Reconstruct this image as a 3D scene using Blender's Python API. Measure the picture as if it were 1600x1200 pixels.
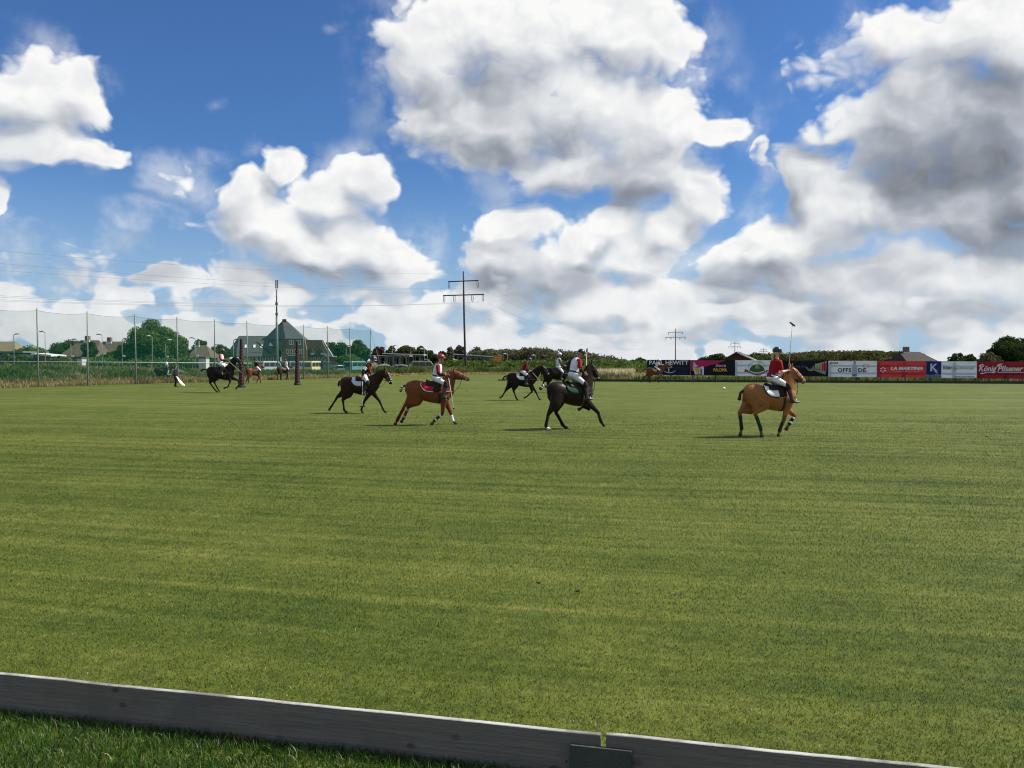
import bpy, bmesh, math, random
import numpy as np
from mathutils import Vector, Matrix

for _o in list(bpy.data.objects):
    bpy.data.objects.remove(_o)
scene = bpy.context.scene
COL = scene.collection
R = math.radians

# ------------------------------------------------------------------ camera
FPX, CX, CY, HOR, EYE = 1300.0, 800.0, 600.0, 564.0, 2.16
PITCH = -math.atan((CY - HOR) / FPX)
cam_data = bpy.data.cameras.new('camera')
cam_data.sensor_width = 36.0
cam_data.lens = 36.0 * FPX / 1600.0
cam_data.clip_start = 0.1
cam_data.clip_end = 20000.0
cam = bpy.data.objects.new('camera', cam_data)
COL.objects.link(cam)
cam.location = (0, 0, EYE)
cam.rotation_euler = (math.pi / 2 + PITCH, 0, 0)
scene.camera = cam
scene.render.resolution_x, scene.render.resolution_y = 1024, 768
scene.render.engine = 'CYCLES'
scene.view_settings.view_transform = 'Standard'
scene.view_settings.look = 'None'
scene.view_settings.gamma = 1.0
scene.view_settings.exposure = 0.55
scene.view_settings.use_curve_mapping = False
cy = scene.cycles
cy.max_bounces = 5
cy.diffuse_bounces = 2
cy.glossy_bounces = 2
cy.transmission_bounces = 3
cy.transparent_max_bounces = 12
cy.caustics_reflective = cy.caustics_refractive = False
cy.use_denoising = True
cy.adaptive_threshold = 0.015
cy.pixel_filter_type = 'BLACKMAN_HARRIS'
cy.filter_width = 1.1

_cp, _sp = math.cos(PITCH), math.sin(PITCH)


def ray(px, py):
    a, b = (px - CX) / FPX, (CY - py) / FPX
    return Vector((a, _cp - _sp * b, _sp + _cp * b))


def at(px, py, Y):
    """world point seen at pixel (px, py) at distance Y along the field"""
    d = ray(px, py)
    return Vector((0, 0, EYE)) + d * (Y / d.y)


def gnd(px, py):
    d = ray(px, py)
    return Vector((0, 0, EYE)) + d * (EYE / -d.z)


# ------------------------------------------------------------------ sun and sky
SUN_TO = Vector((0.70, 0.13, 0.72)).normalized()
SUN_EL = math.asin(SUN_TO.z)
SUN_AZ = math.atan2(SUN_TO.x, SUN_TO.y)
sun_data = bpy.data.lights.new('sun', 'SUN')
sun_data.energy = 5.0
sun_data.angle = R(0.53)
sun_data.color = (1.0, 0.95, 0.86)
sun = bpy.data.objects.new('sun', sun_data)
COL.objects.link(sun)
sun.rotation_euler = SUN_TO.to_track_quat('Z', 'Y').to_euler()
sun.location = (60, 20, 80)


class NT:
    """small helper to write node trees"""

    def __init__(self, tree):
        self.t = tree
        self.n = tree.nodes
        self.n.clear()

    def new(self, typ, **kw):
        nd = self.n.new(typ)
        for k, v in kw.items():
            setattr(nd, k, v)
        return nd

    def put(self, sock, v):
        if v is None:
            return
        if isinstance(v, bpy.types.NodeSocket):
            self.t.links.new(v, sock)
        else:
            sock.default_value = v

    def math(self, op, a, b=None, c=None, clamp=False):
        nd = self.new('ShaderNodeMath', operation=op)
        nd.use_clamp = clamp
        self.put(nd.inputs[0], a)
        self.put(nd.inputs[1], b)
        self.put(nd.inputs[2], c)
        return nd.outputs[0]

    def vmath(self, op, a, b=None):
        nd = self.new('ShaderNodeVectorMath', operation=op)
        self.put(nd.inputs[0], a)
        if b is not None:
            self.put(nd.inputs[1], b)
        return nd.outputs['Value'] if op in ('LENGTH', 'DOT_PRODUCT', 'DISTANCE') else nd.outputs[0]

    def noise(self, vec, scale, detail=4, rough=0.5, dist=0.0, lac=2.0, dim='3D'):
        nd = self.new('ShaderNodeTexNoise', noise_dimensions=dim)
        self.put(nd.inputs['Vector'], vec)
        nd.inputs['Scale'].default_value = scale
        nd.inputs['Detail'].default_value = detail
        nd.inputs['Roughness'].default_value = rough
        nd.inputs['Distortion'].default_value = dist
        nd.inputs['Lacunarity'].default_value = lac
        return nd.outputs['Fac']

    def ramp(self, fac, stops, mode='LINEAR'):
        nd = self.new('ShaderNodeValToRGB')
        cr = nd.color_ramp
        cr.interpolation = mode
        while len(cr.elements) < len(stops):
            cr.elements.new(0.5)
        for e, (p, c) in zip(cr.elements, stops):
            e.position = p
            e.color = (c, c, c, 1) if isinstance(c, (int, float)) else tuple(c)[:3] + (1,)
        self.put(nd.inputs[0], fac)
        return nd.outputs[0]

    def smooth(self, v, lo, hi, a=0.0, b=1.0):
        nd = self.new('ShaderNodeMapRange', interpolation_type='SMOOTHSTEP')
        self.put(nd.inputs[0], v)
        for i, x in enumerate((lo, hi, a, b)):
            nd.inputs[i + 1].default_value = x
        return nd.outputs[0]

    def mix(self, f, a, b, blend='MIX'):
        nd = self.new('ShaderNodeMix', data_type='RGBA', blend_type=blend)
        self.put(nd.inputs[0], f)
        for s, v in ((nd.inputs[6], a), (nd.inputs[7], b)):
            self.put(s, v if isinstance(v, bpy.types.NodeSocket) else tuple(v)[:3] + (1,))
        return nd.outputs[2]


world = bpy.data.worlds.new('World')
scene.world = world
world.use_nodes = True
world.cycles.sampling_method = 'NONE'


def build_sky():
    T = NT(world.node_tree)
    out = T.new('ShaderNodeOutputWorld')
    sky = T.new('ShaderNodeTexSky', sky_type='NISHITA')
    sky.sun_disc = False
    sky.sun_elevation = SUN_EL
    sky.sun_rotation = SUN_AZ
    sky.altitude = 0
    sky.air_density = 1.0
    sky.dust_density = 0.3
    sky.ozone_density = 2.2
    bg = T.new('ShaderNodeBackground')
    bg.inputs['Strength'].default_value = SKY_STRENGTH
    d = T.vmath('NORMALIZE', T.new('ShaderNodeTexCoord').outputs['Generated'])
    sep = T.new('ShaderNodeSeparateXYZ')
    T.put(sep.inputs[0], d)
    az = T.math('ARCTAN2', sep.outputs[0], sep.outputs[1])
    el = T.math('ARCSINE', sep.outputs[2])
    P = T.new('ShaderNodeCombineXYZ')
    T.put(P.inputs[0], az)
    T.put(P.inputs[1], el)
    P = P.outputs[0]
    # slow warp of the cloud outlines
    w1 = T.new('ShaderNodeTexNoise', noise_dimensions='2D')
    T.put(w1.inputs['Vector'], T.vmath('MULTIPLY', P, (1.0, 1.3, 0.0)))
    w1.inputs['Scale'].default_value = 11.0
    w1.inputs['Detail'].default_value = 3.0
    wv = T.vmath('SUBTRACT', w1.outputs['Color'], (0.5, 0.5, 0.5))
    Pw = T.vmath('ADD', P, T.vmath('MULTIPLY', wv, (0.055, 0.045, 0.0)))

    def blob(vec, px, py, rx, ry):
        v = ray(px, py).normalized()
        a, e = math.atan2(v.x, v.y), math.asin(v.z)
        k = math.cos(a) / FPX
        q = T.vmath('SUBTRACT', vec, (a, e, 0))
        q = T.vmath('MULTIPLY', q, (1 / (rx * k), 1 / (ry * k), 0))
        return T.math('SUBTRACT', 1.0, T.vmath('LENGTH', q))

    def field(vec, items, soft=0.3):
        acc = None
        for it in items:
            b = blob(vec, *it[:4])
            if len(it) > 4:
                b = T.math('MINIMUM', b, it[4])
            acc = b if acc is None else T.math('SMOOTH_MAX', acc, b, soft)
        return T.math('MAXIMUM', acc, -1.0)

    body = field(Pw, CLOUDS)
    above = field(T.vmath('ADD', Pw, (0.016, 0.030, 0.0)), CLOUDS)
    dark = field(Pw, GREY)
    # the same broken cumulus goes on all round the sky
    low = T.noise(P, 3.4, 2, 0.5, dim='2D')
    gen = T.math('MULTIPLY_ADD', low, 5.0, -2.6)
    outw = T.math('MAXIMUM', T.smooth(T.math('ABSOLUTE', az), 0.58, 0.72), T.smooth(el, 0.44, 0.56))
    gen = T.math('MULTIPLY_ADD', outw, T.math('ADD', gen, 2.0), -2.0)
    # banks of small cumulus towards the horizon
    hz = T.noise(T.vmath('MULTIPLY', P, (1, 2.0, 0)), 13.0, 2, 0.5, dim='2D')
    hb = T.math('MULTIPLY_ADD', hz, 3.4, -1.10)
    hb = T.math('SUBTRACT', hb, T.smooth(el, 0.03, 0.19, 0.0, 1.75))
    body = T.math('MAXIMUM', T.math('MAXIMUM', body, gen), hb)

    # billows: rounded heads of several sizes
    def billow(vec, det):
        vor = T.new('ShaderNodeTexVoronoi', feature='F1', voronoi_dimensions='2D')
        T.put(vor.inputs['Vector'], T.vmath('ADD', T.vmath('MULTIPLY', vec, (1.0, 1.25, 0.0)), T.vmath('MULTIPLY', wv, (0.05, 0.05, 0.0))))
        vor.inputs['Scale'].default_value = 17.0
        vor.inputs['Detail'].default_value = det
        vor.inputs['Roughness'].default_value = 0.55
        vor.inputs['Lacunarity'].default_value = 2.3
        return T.math('SUBTRACT', 0.40, vor.outputs['Distance'])
    bill = billow(P, 2.0)
    bs2 = billow(T.vmath('ADD', P, (0.009, 0.013, 0.0)), 0.8)
    n1 = T.noise(P, 13.0, 8, 0.54, 0.0, dim='2D')
    e = T.math('ADD', T.math('MULTIPLY', bill, 0.85), T.math('MULTIPLY', T.math('SUBTRACT', n1, 0.5), 0.95))
    core = T.math('MINIMUM', T.math('MULTIPLY', body, 2.1), 1.1)
    dens = T.math('ADD', core, T.math('MULTIPLY_ADD', e, 1.0, 0.20))
    # light from above right: tops crisp and bright, undersides soft and grey
    vert = T.math('SUBTRACT', body, above)
    crisp, soft = T.smooth(dens, -0.02, 0.56), T.smooth(dens, -0.22, 1.05)
    top = T.smooth(vert, -0.30, 0.12)
    alpha = T.math('MULTIPLY_ADD', top, T.math('SUBTRACT', crisp, soft), soft)
    veil = T.math('MULTIPLY', T.smooth(body, -0.55, 0.05), T.smooth(n1, 0.42, 0.72))
    alpha = T.math('MAXIMUM', alpha, T.math('MULTIPLY', veil, 0.42))
    alpha = T.math('MULTIPLY', alpha, T.smooth(el, -0.06, -0.01))
    br = T.math('MULTIPLY_ADD', T.smooth(vert, -0.46, 0.34), 0.34, 0.63)
    br = T.math('ADD', br, T.math('MULTIPLY', T.math('SUBTRACT', bill, bs2), 0.17))
    br = T.math('ADD', br, T.math('MULTIPLY', T.math('SUBTRACT', n1, 0.5), 0.15))
    thin = T.smooth(dens, 0.15, 0.9, 0.12, 0.0)
    br = T.math('ADD', br, thin)
    n3 = T.noise(P, 9.0, 3, 0.5, dim='2D')
    dk = T.smooth(T.math('ADD', dark, T.math('MULTIPLY', T.math('SUBTRACT', n3, 0.5), 0.8)), -0.50, 0.95)
    br = T.math('SUBTRACT', br, T.math('MULTIPLY', dk, 0.43))
    br = T.math('MINIMUM', T.math('MAXIMUM', br, 0.20), 1.0)
    ccol = T.ramp(br, [(0.0, (0.085, 0.092, 0.11)), (0.2, (0.16, 0.175, 0.20)), (0.45, (0.33, 0.36, 0.41)), (0.65, (0.54, 0.57, 0.62)), (0.85, (0.78, 0.80, 0.82)), (1.0, (0.96, 0.96, 0.95))])
    k = 1.0 / SKY_REF
    # moist air pales everything near the horizon
    haze = T.smooth(el, -0.01, 0.14, 0.42, 0.0)
    ccol = T.mix(haze, ccol, (0.58, 0.64, 0.70))
    cl = T.vmath('MULTIPLY', ccol, (k, k, k))
    skyc = T.mix(1.0, sky.outputs[0], SKY_TINT, 'MULTIPLY')
    skyc = T.mix(T.smooth(el, -0.01, 0.24, 0.80, 0.0), skyc, (0.40 * k, 0.56 * k, 0.74 * k))
    T.put(bg.inputs['Color'], T.mix(alpha, skyc, cl))
    T.t.links.new(bg.outputs[0], out.inputs['Surface'])


SKY_REF = 0.09
SKY_STRENGTH = SKY_REF * 2 ** -0.55
SKY_TINT = (0.50, 0.80, 1.20)
CLOUDS = [
    (50, 150, 98, 74), (115, 140, 50, 60), (135, 236, 72, 36), (40, 222, 95, 46), (-5, 305, 26, 36),
    (280, 268, 56, 30, 0.02), (250, 340, 56, 26, 0.03), (90, 372, 95, 24, 0.0), (130, 412, 130, 38, 0.03), (230, 446, 120, 26, 0.05), (330, 470, 130, 22, 0.12), (120, 470, 110, 22, 0.1), (50, 438, 120, 26, 0.05), (560, 452, 110, 24, 0.15), (330, 440, 90, 20, 0.0), (640, 478, 120, 24, 0.2),
    (445, 258, 50, 38), (572, 290, 55, 48), (395, 310, 66, 50), (430, 355, 105, 64), (500, 395, 130, 66), (605, 398, 78, 46), (505, 315, 75, 50), (620, 430, 80, 36), (380, 430, 70, 34),
    (680, 90, 100, 105), (800, 55, 165, 100), (960, 55, 125, 85), (1040, 75, 58, 54), (650, 175, 60, 50), (770, 190, 155, 90), (905, 170, 195, 115), (1045, 190, 98, 64), (1125, 203, 52, 28),
    (880, 262, 115, 46), (1015, 270, 112, 68), (1090, 305, 62, 52),
    (800, 352, 98, 40), (930, 376, 58, 30), (780, 402, 90, 54), (860, 425, 125, 58), (1000, 405, 76, 54), (880, 388, 85, 42), (960, 345, 60, 40), (1120, 470, 100, 34), (1185, 405, 90, 48), (1050, 355, 52, 50), (950, 472, 180, 46), (760, 462, 95, 42),
    (1275, 105, 44, 44, 0.10), (1190, 242, 16, 30, 0.2), (1198, 278, 14, 14, 0.15),
    (1310, 190, 72, 46), (1262, 285, 58, 76), (1395, 55, 75, 66), (1560, 60, 155, 115), (1480, 200, 200, 165), (1600, 200, 120, 160), (1600, 300, 150, 120), (1520, 330, 130, 90), (1360, 325, 165, 86), (1235, 372, 96, 54), (1155, 440, 60, 42),
    (1300, 432, 190, 48), (1500, 430, 210, 74), (1400, 482, 260, 42),
]
GREY = [
    (1520, 225, 190, 125), (1600, 310, 130, 100), (770, 190, 150, 60, 0.08), (1280, 432, 170, 26, 0.30), (480, 435, 130, 24, 0.30), (940, 290, 110, 36, 0.20),
    (830, 440, 110, 36, 0.22), (1180, 455, 80, 30, 0.35), (110, 400, 170, 50, 0.22), (1400, 495, 200, 22, 0.22), (1240, 250, 60, 60, 0.10), (1420, 300, 60, 50, 0.2),
]
build_sky()


# ------------------------------------------------------------------ helpers
def tag(o, label=None, cat=None, group=None, kind=None):
    for k, v in (('label', label), ('category', cat), ('group', group), ('kind', kind)):
        if v is not None:
            o[k] = v
    return o


def empty(name, loc=(0, 0, 0), rz=0.0, scale=1.0):
    o = bpy.data.objects.new(name, None)
    COL.objects.link(o)
    o.location = loc
    o.rotation_euler = (0, 0, rz)
    o.scale = (scale,) * 3
    o.empty_display_size = 0.1
    return o


def link_mesh(name, me, mat=None, parent=None):
    o = bpy.data.objects.new(name, me)
    COL.objects.link(o)
    if mat is not None:
        me.materials.append(mat)
    if parent is not None:
        o.parent = parent
    return o


def np_mesh(name, verts, quads=None, tris=None):
    """fast mesh from numpy arrays"""
    me = bpy.data.meshes.new(name)
    v = np.asarray(verts, dtype=np.float32).reshape(-1, 3)
    me.vertices.add(len(v))
    me.vertices.foreach_set('co', v.ravel())
    nq = 0 if quads is None else len(quads)
    nt = 0 if tris is None else len(tris)
    idx, tot = [], []
    if nq:
        idx.append(np.asarray(quads, dtype=np.int32).ravel())
        tot.append(np.full(nq, 4, dtype=np.int32))
    if nt:
        idx.append(np.asarray(tris, dtype=np.int32).ravel())
        tot.append(np.full(nt, 3, dtype=np.int32))
    idx, tot = np.concatenate(idx), np.concatenate(tot)
    me.loops.add(len(idx))
    me.loops.foreach_set('vertex_index', idx)
    me.polygons.add(len(tot))
    start = np.concatenate(([0], np.cumsum(tot)[:-1])).astype(np.int32)
    me.polygons.foreach_set('loop_start', start)
    me.polygons.foreach_set('loop_total', tot)
    me.update(calc_edges=True)
    return me


def catmull(P, n):
    P = np.asarray(P, float)
    Q = np.vstack([2 * P[0] - P[1], P, 2 * P[-1] - P[-2]])
    out = []
    for i in range(len(P) - 1):
        a, b, c, d = Q[i:i + 4]
        for k in range(n):
            t = k / n
            out.append(0.5 * (2 * b + (c - a) * t + (2 * a - 5 * b + 4 * c - d) * t * t + (3 * b - a - 3 * c + d) * t ** 3))
    out.append(P[-1])
    return np.array(out)


class MB:
    """collects closed shapes; build() links them as one mesh object"""

    def __init__(self):
        self.v, self.f, self.c, self.sm = [], [], [], []
        self.col = (0.5, 0.5, 0.5)

    def add(self, verts, faces, smooth=True):
        o = len(self.v)
        self.v += [tuple(map(float, p)) for p in verts]
        self.f += [tuple(i + o for i in f) for f in faces]
        self.c += [self.col] * len(verts)
        self.sm += [smooth] * len(faces)
        return self

    def tube(self, pts, rad, seg=12, side=(0, 1, 0), sub=0, cap=True):
        """loft along pts; rad = r or (r_side, r_normal) per point"""
        P = np.asarray(pts, float)
        Rr = np.array([(r, r) if np.isscalar(r) else tuple(r) for r in (rad if hasattr(rad, '__len__') else [rad] * len(P))], float)
        if sub:
            Rr = np.maximum(catmull(Rr, sub), 0.002)
            P = catmull(P, sub)
        n = len(P)
        side = np.asarray(side, float)
        rings = []
        for i in range(n):
            t = P[min(i + 1, n - 1)] - P[max(i - 1, 0)]
            t /= (np.linalg.norm(t) + 1e-9)
            s = side - t * np.dot(side, t)
            if np.linalg.norm(s) < 0.05:
                s = np.cross(t, (0.3, 0.2, 1.0))
            s /= np.linalg.norm(s)
            m = np.cross(t, s)
            ring = []
            for k in range(seg):
                a = 2 * math.pi * k / seg
                ring.append(P[i] + s * math.cos(a) * Rr[i][0] + m * math.sin(a) * Rr[i][1])
            rings.append((ring, t))
        verts, faces = [], []
        for ring, _ in rings:
            verts += ring
        for i in range(n - 1):
            for k in range(seg):
                a, b = i * seg + k, i * seg + (k + 1) % seg
                faces.append((a, b, b + seg, a + seg))
        if cap:
            for e, sgn in ((0, -1), (n - 1, 1)):
                c = len(verts)
                verts.append(P[e] + rings[e][1] * sgn * min(Rr[e]) * 0.55)
                base = e * seg
                for k in range(seg):
                    a, b = base + k, base + (k + 1) % seg
                    faces.append((b, a, c) if e == 0 else (a, b, c))
        return self.add(verts, faces)

    def ell(self, c, r, seg=12, rings=8, rot=None):
        verts, faces = [], []
        c = np.asarray(c, float)
        M = np.eye(3) if rot is None else np.array(rot)
        for i in range(rings + 1):
            th = math.pi * i / rings
            for k in range(seg):
                a = 2 * math.pi * k / seg
                p = np.array((math.sin(th) * math.cos(a) * r[0], math.sin(th) * math.sin(a) * r[1], math.cos(th) * r[2]))
                verts.append(c + M @ p)
        for i in range(rings):
            for k in range(seg):
                a, b = i * seg + k, i * seg + (k + 1) % seg
                faces.append((a, a + seg, b + seg, b))
        return self.add(verts, faces)

    def box(self, x0, x1, y0, y1, z0, z1, M=None):
        v = [(x, y, z) for x in (x0, x1) for y in (y0, y1) for z in (z0, z1)]
        if M is not None:
            v = [tuple(M @ Vector(p)) for p in v]
        return self.add(v, [(0, 1, 3, 2), (4, 6, 7, 5), (0, 4, 5, 1), (2, 3, 7, 6), (0, 2, 6, 4), (1, 5, 7, 3)], False)

    def poly(self, pts, faces):
        return self.add(pts, faces, False)

    def prism(self, prof, a, b, axis='y'):
        """profile [(u, w)] extruded from a to b along axis"""
        n = len(prof)
        put = {'y': lambda u, w, t: (u, t, w), 'x': lambda u, w, t: (t, u, w), 'z': lambda u, w, t: (u, w, t)}[axis]
        v = [put(u, w, a) for u, w in prof] + [put(u, w, b) for u, w in prof]
        f = [tuple(range(n))[::-1], tuple(range(n, 2 * n))] + [(i, (i + 1) % n, n + (i + 1) % n, n + i) for i in range(n)]
        return self.add(v, f, False)

    def mesh(self, name):
        me = bpy.data.meshes.new(name)
        me.from_pydata(self.v, [], self.f)
        me.polygons.foreach_set('use_smooth', self.sm)
        bm = bmesh.new()
        bm.from_mesh(me)
        bmesh.ops.remove_doubles(bm, verts=bm.verts, dist=1e-6)
        bmesh.ops.recalc_face_normals(bm, faces=bm.faces)
        bm.to_mesh(me)
        bm.free()
        return me

    def build(self, name, mat=None, parent=None, bevel=0.0):
        o = link_mesh(name, self.mesh(name), mat, parent)
        if bevel:
            m = o.modifiers.new('bevel', 'BEVEL')
            m.width = bevel
            m.segments = 2
            m.limit_method = 'ANGLE'
        return o

    def skin(self, name, voxel, mat, parent=None, smooth=6):
        """all shapes fused into one continuous surface, coloured from the nearest shape"""
        me = bpy.data.meshes.new('tmp')
        me.from_pydata(self.v, [], self.f)
        o = bpy.data.objects.new('tmp', me)
        COL.objects.link(o)
        m = o.modifiers.new('r', 'REMESH')
        m.mode = 'VOXEL'
        m.voxel_size = voxel
        if smooth:
            s = o.modifiers.new('s', 'SMOOTH')
            s.factor = 0.5
            s.iterations = smooth
        dg = bpy.context.evaluated_depsgraph_get()
        new = bpy.data.meshes.new_from_object(o.evaluated_get(dg))
        new.name = name
        bpy.data.objects.remove(o)
        bpy.data.meshes.remove(me)
        n = len(new.vertices)
        co = np.empty(n * 3, np.float32)
        new.vertices.foreach_get('co', co)
        co = co.reshape(-1, 3)
        src = np.array(self.v, np.float32)
        cols = np.array(self.c, np.float32)
        near = np.empty(n, np.int64)
        ss = (src ** 2).sum(1)
        for i in range(0, n, 4000):
            c = co[i:i + 4000]
            near[i:i + 4000] = np.argmin(ss[None] - 2 * c @ src.T, axis=1)
        at_ = new.color_attributes.new('Col', 'FLOAT_COLOR', 'POINT')
        rgba = np.ones((n, 4), np.float32)
        rgba[:, :3] = cols[near]
        at_.data.foreach_set('color', rgba.ravel())
        new.polygons.foreach_set('use_smooth', [True] * len(new.polygons))
        return link_mesh(name, new, mat, parent)


_mats = {}


def mat(name, color, rough=0.7, var=0.12, scale=8.0, bump=0.0, bscale=40.0, spec=0.3, metal=0.0, transl=0.0, sheen=0.0, coord='Object'):
    """plain procedural material: colour with fine noise variation and optional relief"""
    if name in _mats:
        return _mats[name]
    m = bpy.data.materials.new(name)
    m.use_nodes = True
    T = NT(m.node_tree)
    out = T.new('ShaderNodeOutputMaterial')
    b = T.new('ShaderNodeBsdfPrincipled')
    co = T.new('ShaderNodeTexCoord').outputs[coord]
    n = T.noise(co, scale, 5, 0.6)
    f = T.math('MULTIPLY_ADD', T.math('SUBTRACT', n, 0.5), var * 4, 1.0)
    c = T.vmath('MULTIPLY', tuple(color), (1, 1, 1))
    cc = T.new('ShaderNodeVectorMath', operation='SCALE')
    T.put(cc.inputs[0], c)
    T.put(cc.inputs['Scale'], f)
    T.put(b.inputs['Base Color'], cc.outputs[0])
    b.inputs['Roughness'].default_value = rough
    b.inputs['Specular IOR Level'].default_value = spec
    b.inputs['Metallic'].default_value = metal
    if sheen:
        b.inputs['Sheen Weight'].default_value = sheen
    if bump:
        bp = T.new('ShaderNodeBump')
        bp.inputs['Strength'].default_value = bump
        bp.inputs['Distance'].default_value = 0.02
        T.put(bp.inputs['Height'], T.noise(co, bscale, 4, 0.6))
        T.put(b.inputs['Normal'], bp.outputs[0])
    sh = b.outputs[0]
    if transl:
        tr = T.new('ShaderNodeBsdfTranslucent')
        T.put(tr.inputs[0], cc.outputs[0])
        mx = T.new('ShaderNodeMixShader')
        mx.inputs[0].default_value = transl
        T.put(mx.inputs[1], sh)
        T.put(mx.inputs[2], tr.outputs[0])
        sh = mx.outputs[0]
    T.put(out.inputs[0], sh)
    _mats[name] = m
    return m


def attr_mat(name, rough, spec, var, scale, bump=0.0, bscale=60.0, sheen=0.0):
    """colour comes from the mesh's own coat or cloth colours"""
    m = bpy.data.materials.new(name)
    m.use_nodes = True
    T = NT(m.node_tree)
    out = T.new('ShaderNodeOutputMaterial')
    b = T.new('ShaderNodeBsdfPrincipled')
    a = T.new('ShaderNodeAttribute', attribute_name='Col')
    co = T.new('ShaderNodeTexCoord').outputs['Object']
    n = T.noise(co, scale, 4, 0.6)
    f = T.math('MULTIPLY_ADD', T.math('SUBTRACT', n, 0.5), var * 4, 1.0)
    cc = T.new('ShaderNodeVectorMath', operation='SCALE')
    T.put(cc.inputs[0], a.outputs['Color'])
    T.put(cc.inputs['Scale'], f)
    T.put(b.inputs['Base Color'], cc.outputs[0])
    b.inputs['Roughness'].default_value = rough
    b.inputs['Specular IOR Level'].default_value = spec
    b.inputs['Sheen Weight'].default_value = sheen
    if bump:
        bp = T.new('ShaderNodeBump')
        bp.inputs['Strength'].default_value = bump
        bp.inputs['Distance'].default_value = 0.02
        T.put(bp.inputs['Height'], T.noise(co, bscale, 4, 0.6))
        T.put(b.inputs['Normal'], bp.outputs[0])
    T.put(out.inputs[0], b.outputs[0])
    return m


COAT = attr_mat('horse_coat', 0.36, 0.09, 0.13, 5.0, 0.5, 7.0)
SKIN = attr_mat('skin', 0.55, 0.35, 0.05, 20.0)
CLOTH = attr_mat('cloth', 0.85, 0.15, 0.06, 14.0, 0.35, 14.0)


# ------------------------------------------------------------------ ground
BD = R(-13.0)                                   # the side boards run this way
U = Vector((math.cos(BD), math.sin(BD), 0))     # along the boards
V = Vector((-U.y, U.x, 0))                      # across the field


def turf_nodes(T, dark=1.0):
    """mown turf colour from the place on the field: mowing streaks, patches, dry spots"""
    pos = T.new('ShaderNodeNewGeometry').outputs['Position']
    rot = T.new('ShaderNodeVectorRotate', rotation_type='Z_AXIS')
    T.put(rot.inputs['Vector'], pos)
    rot.inputs['Angle'].default_value = -BD
    p = rot.outputs[0]
    wob = T.math('MULTIPLY', T.math('SUBTRACT', T.noise(T.vmath('MULTIPLY', p, (0.05, 0.05, 0)), 1.0, 2, 0.5, dim='2D'), 0.5), 1.2)
    sp = T.new('ShaderNodeSeparateXYZ')
    T.put(sp.inputs[0], p)
    cb = T.new('ShaderNodeCombineXYZ')
    T.put(cb.inputs[0], T.math('MULTIPLY', sp.outputs[0], 0.012))
    T.put(cb.inputs[1], T.math('ADD', sp.outputs[1], wob))
    q = cb.outputs[0]
    streak = T.noise(q, 0.55, 3, 0.6, dim='2D')
    streak2 = T.noise(q, 2.3, 4, 0.65, dim='2D')
    # thin pale lines left by the mower
    ln = T.noise(T.vmath('ADD', q, (3.0, 50.0, 0)), 0.62, 2, 0.5, dim='2D')
    line = T.smooth(T.math('ABSOLUTE', T.math('SUBTRACT', ln, 0.52)), 0.0, 0.022, 1.0, 0.0)
    line = T.math('MULTIPLY', line, T.smooth(T.noise(p, 0.25, 3, 0.6, dim='2D'), 0.38, 0.62))
    patch = T.noise(p, 0.42, 5, 0.6, 0.4, dim='2D')
    patch2 = T.noise(T.vmath('ADD', p, (31.0, 7.0, 0)), 2.1, 5, 0.68, 0.3, dim='2D')
    v = T.math('MULTIPLY', streak, 0.55)
    v = T.math('MULTIPLY_ADD', streak2, 0.90, v)
    v = T.math('MULTIPLY_ADD', patch, 0.48, v)
    v = T.math('MULTIPLY_ADD', patch2, 0.42, v)
    v = T.math('MULTIPLY_ADD', line, 0.075, T.math('MULTIPLY', v, 1 / 2.35))
    D = dark * 1.0
    col = T.ramp(v, [(0.37, (0.033 * D, 0.056 * D, 0.005 * D)), (0.46, (0.060 * D, 0.083 * D, 0.009 * D)),
                     (0.54, (0.092 * D, 0.110 * D, 0.015 * D)), (0.66, (0.140 * D, 0.150 * D, 0.036 * D))])
    # scuffs and divots torn by hooves
    vo = T.new('ShaderNodeTexVoronoi', feature='F1', voronoi_dimensions='2D')
    wn = T.new('ShaderNodeTexNoise', noise_dimensions='2D')
    T.put(wn.inputs['Vector'], p)
    wn.inputs['Scale'].default_value = 5.0
    wn.inputs['Detail'].default_value = 3.0
    T.put(vo.inputs['Vector'], T.vmath('ADD', T.vmath('MULTIPLY', p, (1.0, 1.7, 0)), T.vmath('MULTIPLY', wn.outputs['Color'], (0.35, 0.35, 0))))
    vo.inputs['Scale'].default_value = 0.75
    cs = T.new('ShaderNodeSeparateColor')
    T.put(cs.inputs[0], vo.outputs['Color'])
    lim = T.math('MULTIPLY', T.smooth(cs.outputs[0], 0.66, 1.0), 0.085)
    sc = T.math('MULTIPLY', T.smooth(T.math('SUBTRACT', vo.outputs['Distance'], lim), -0.06, 0.0, 1.0, 0.0), 0.6)
    col = T.mix(sc, col, (0.030, 0.028, 0.014))
    return p, v, col


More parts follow.
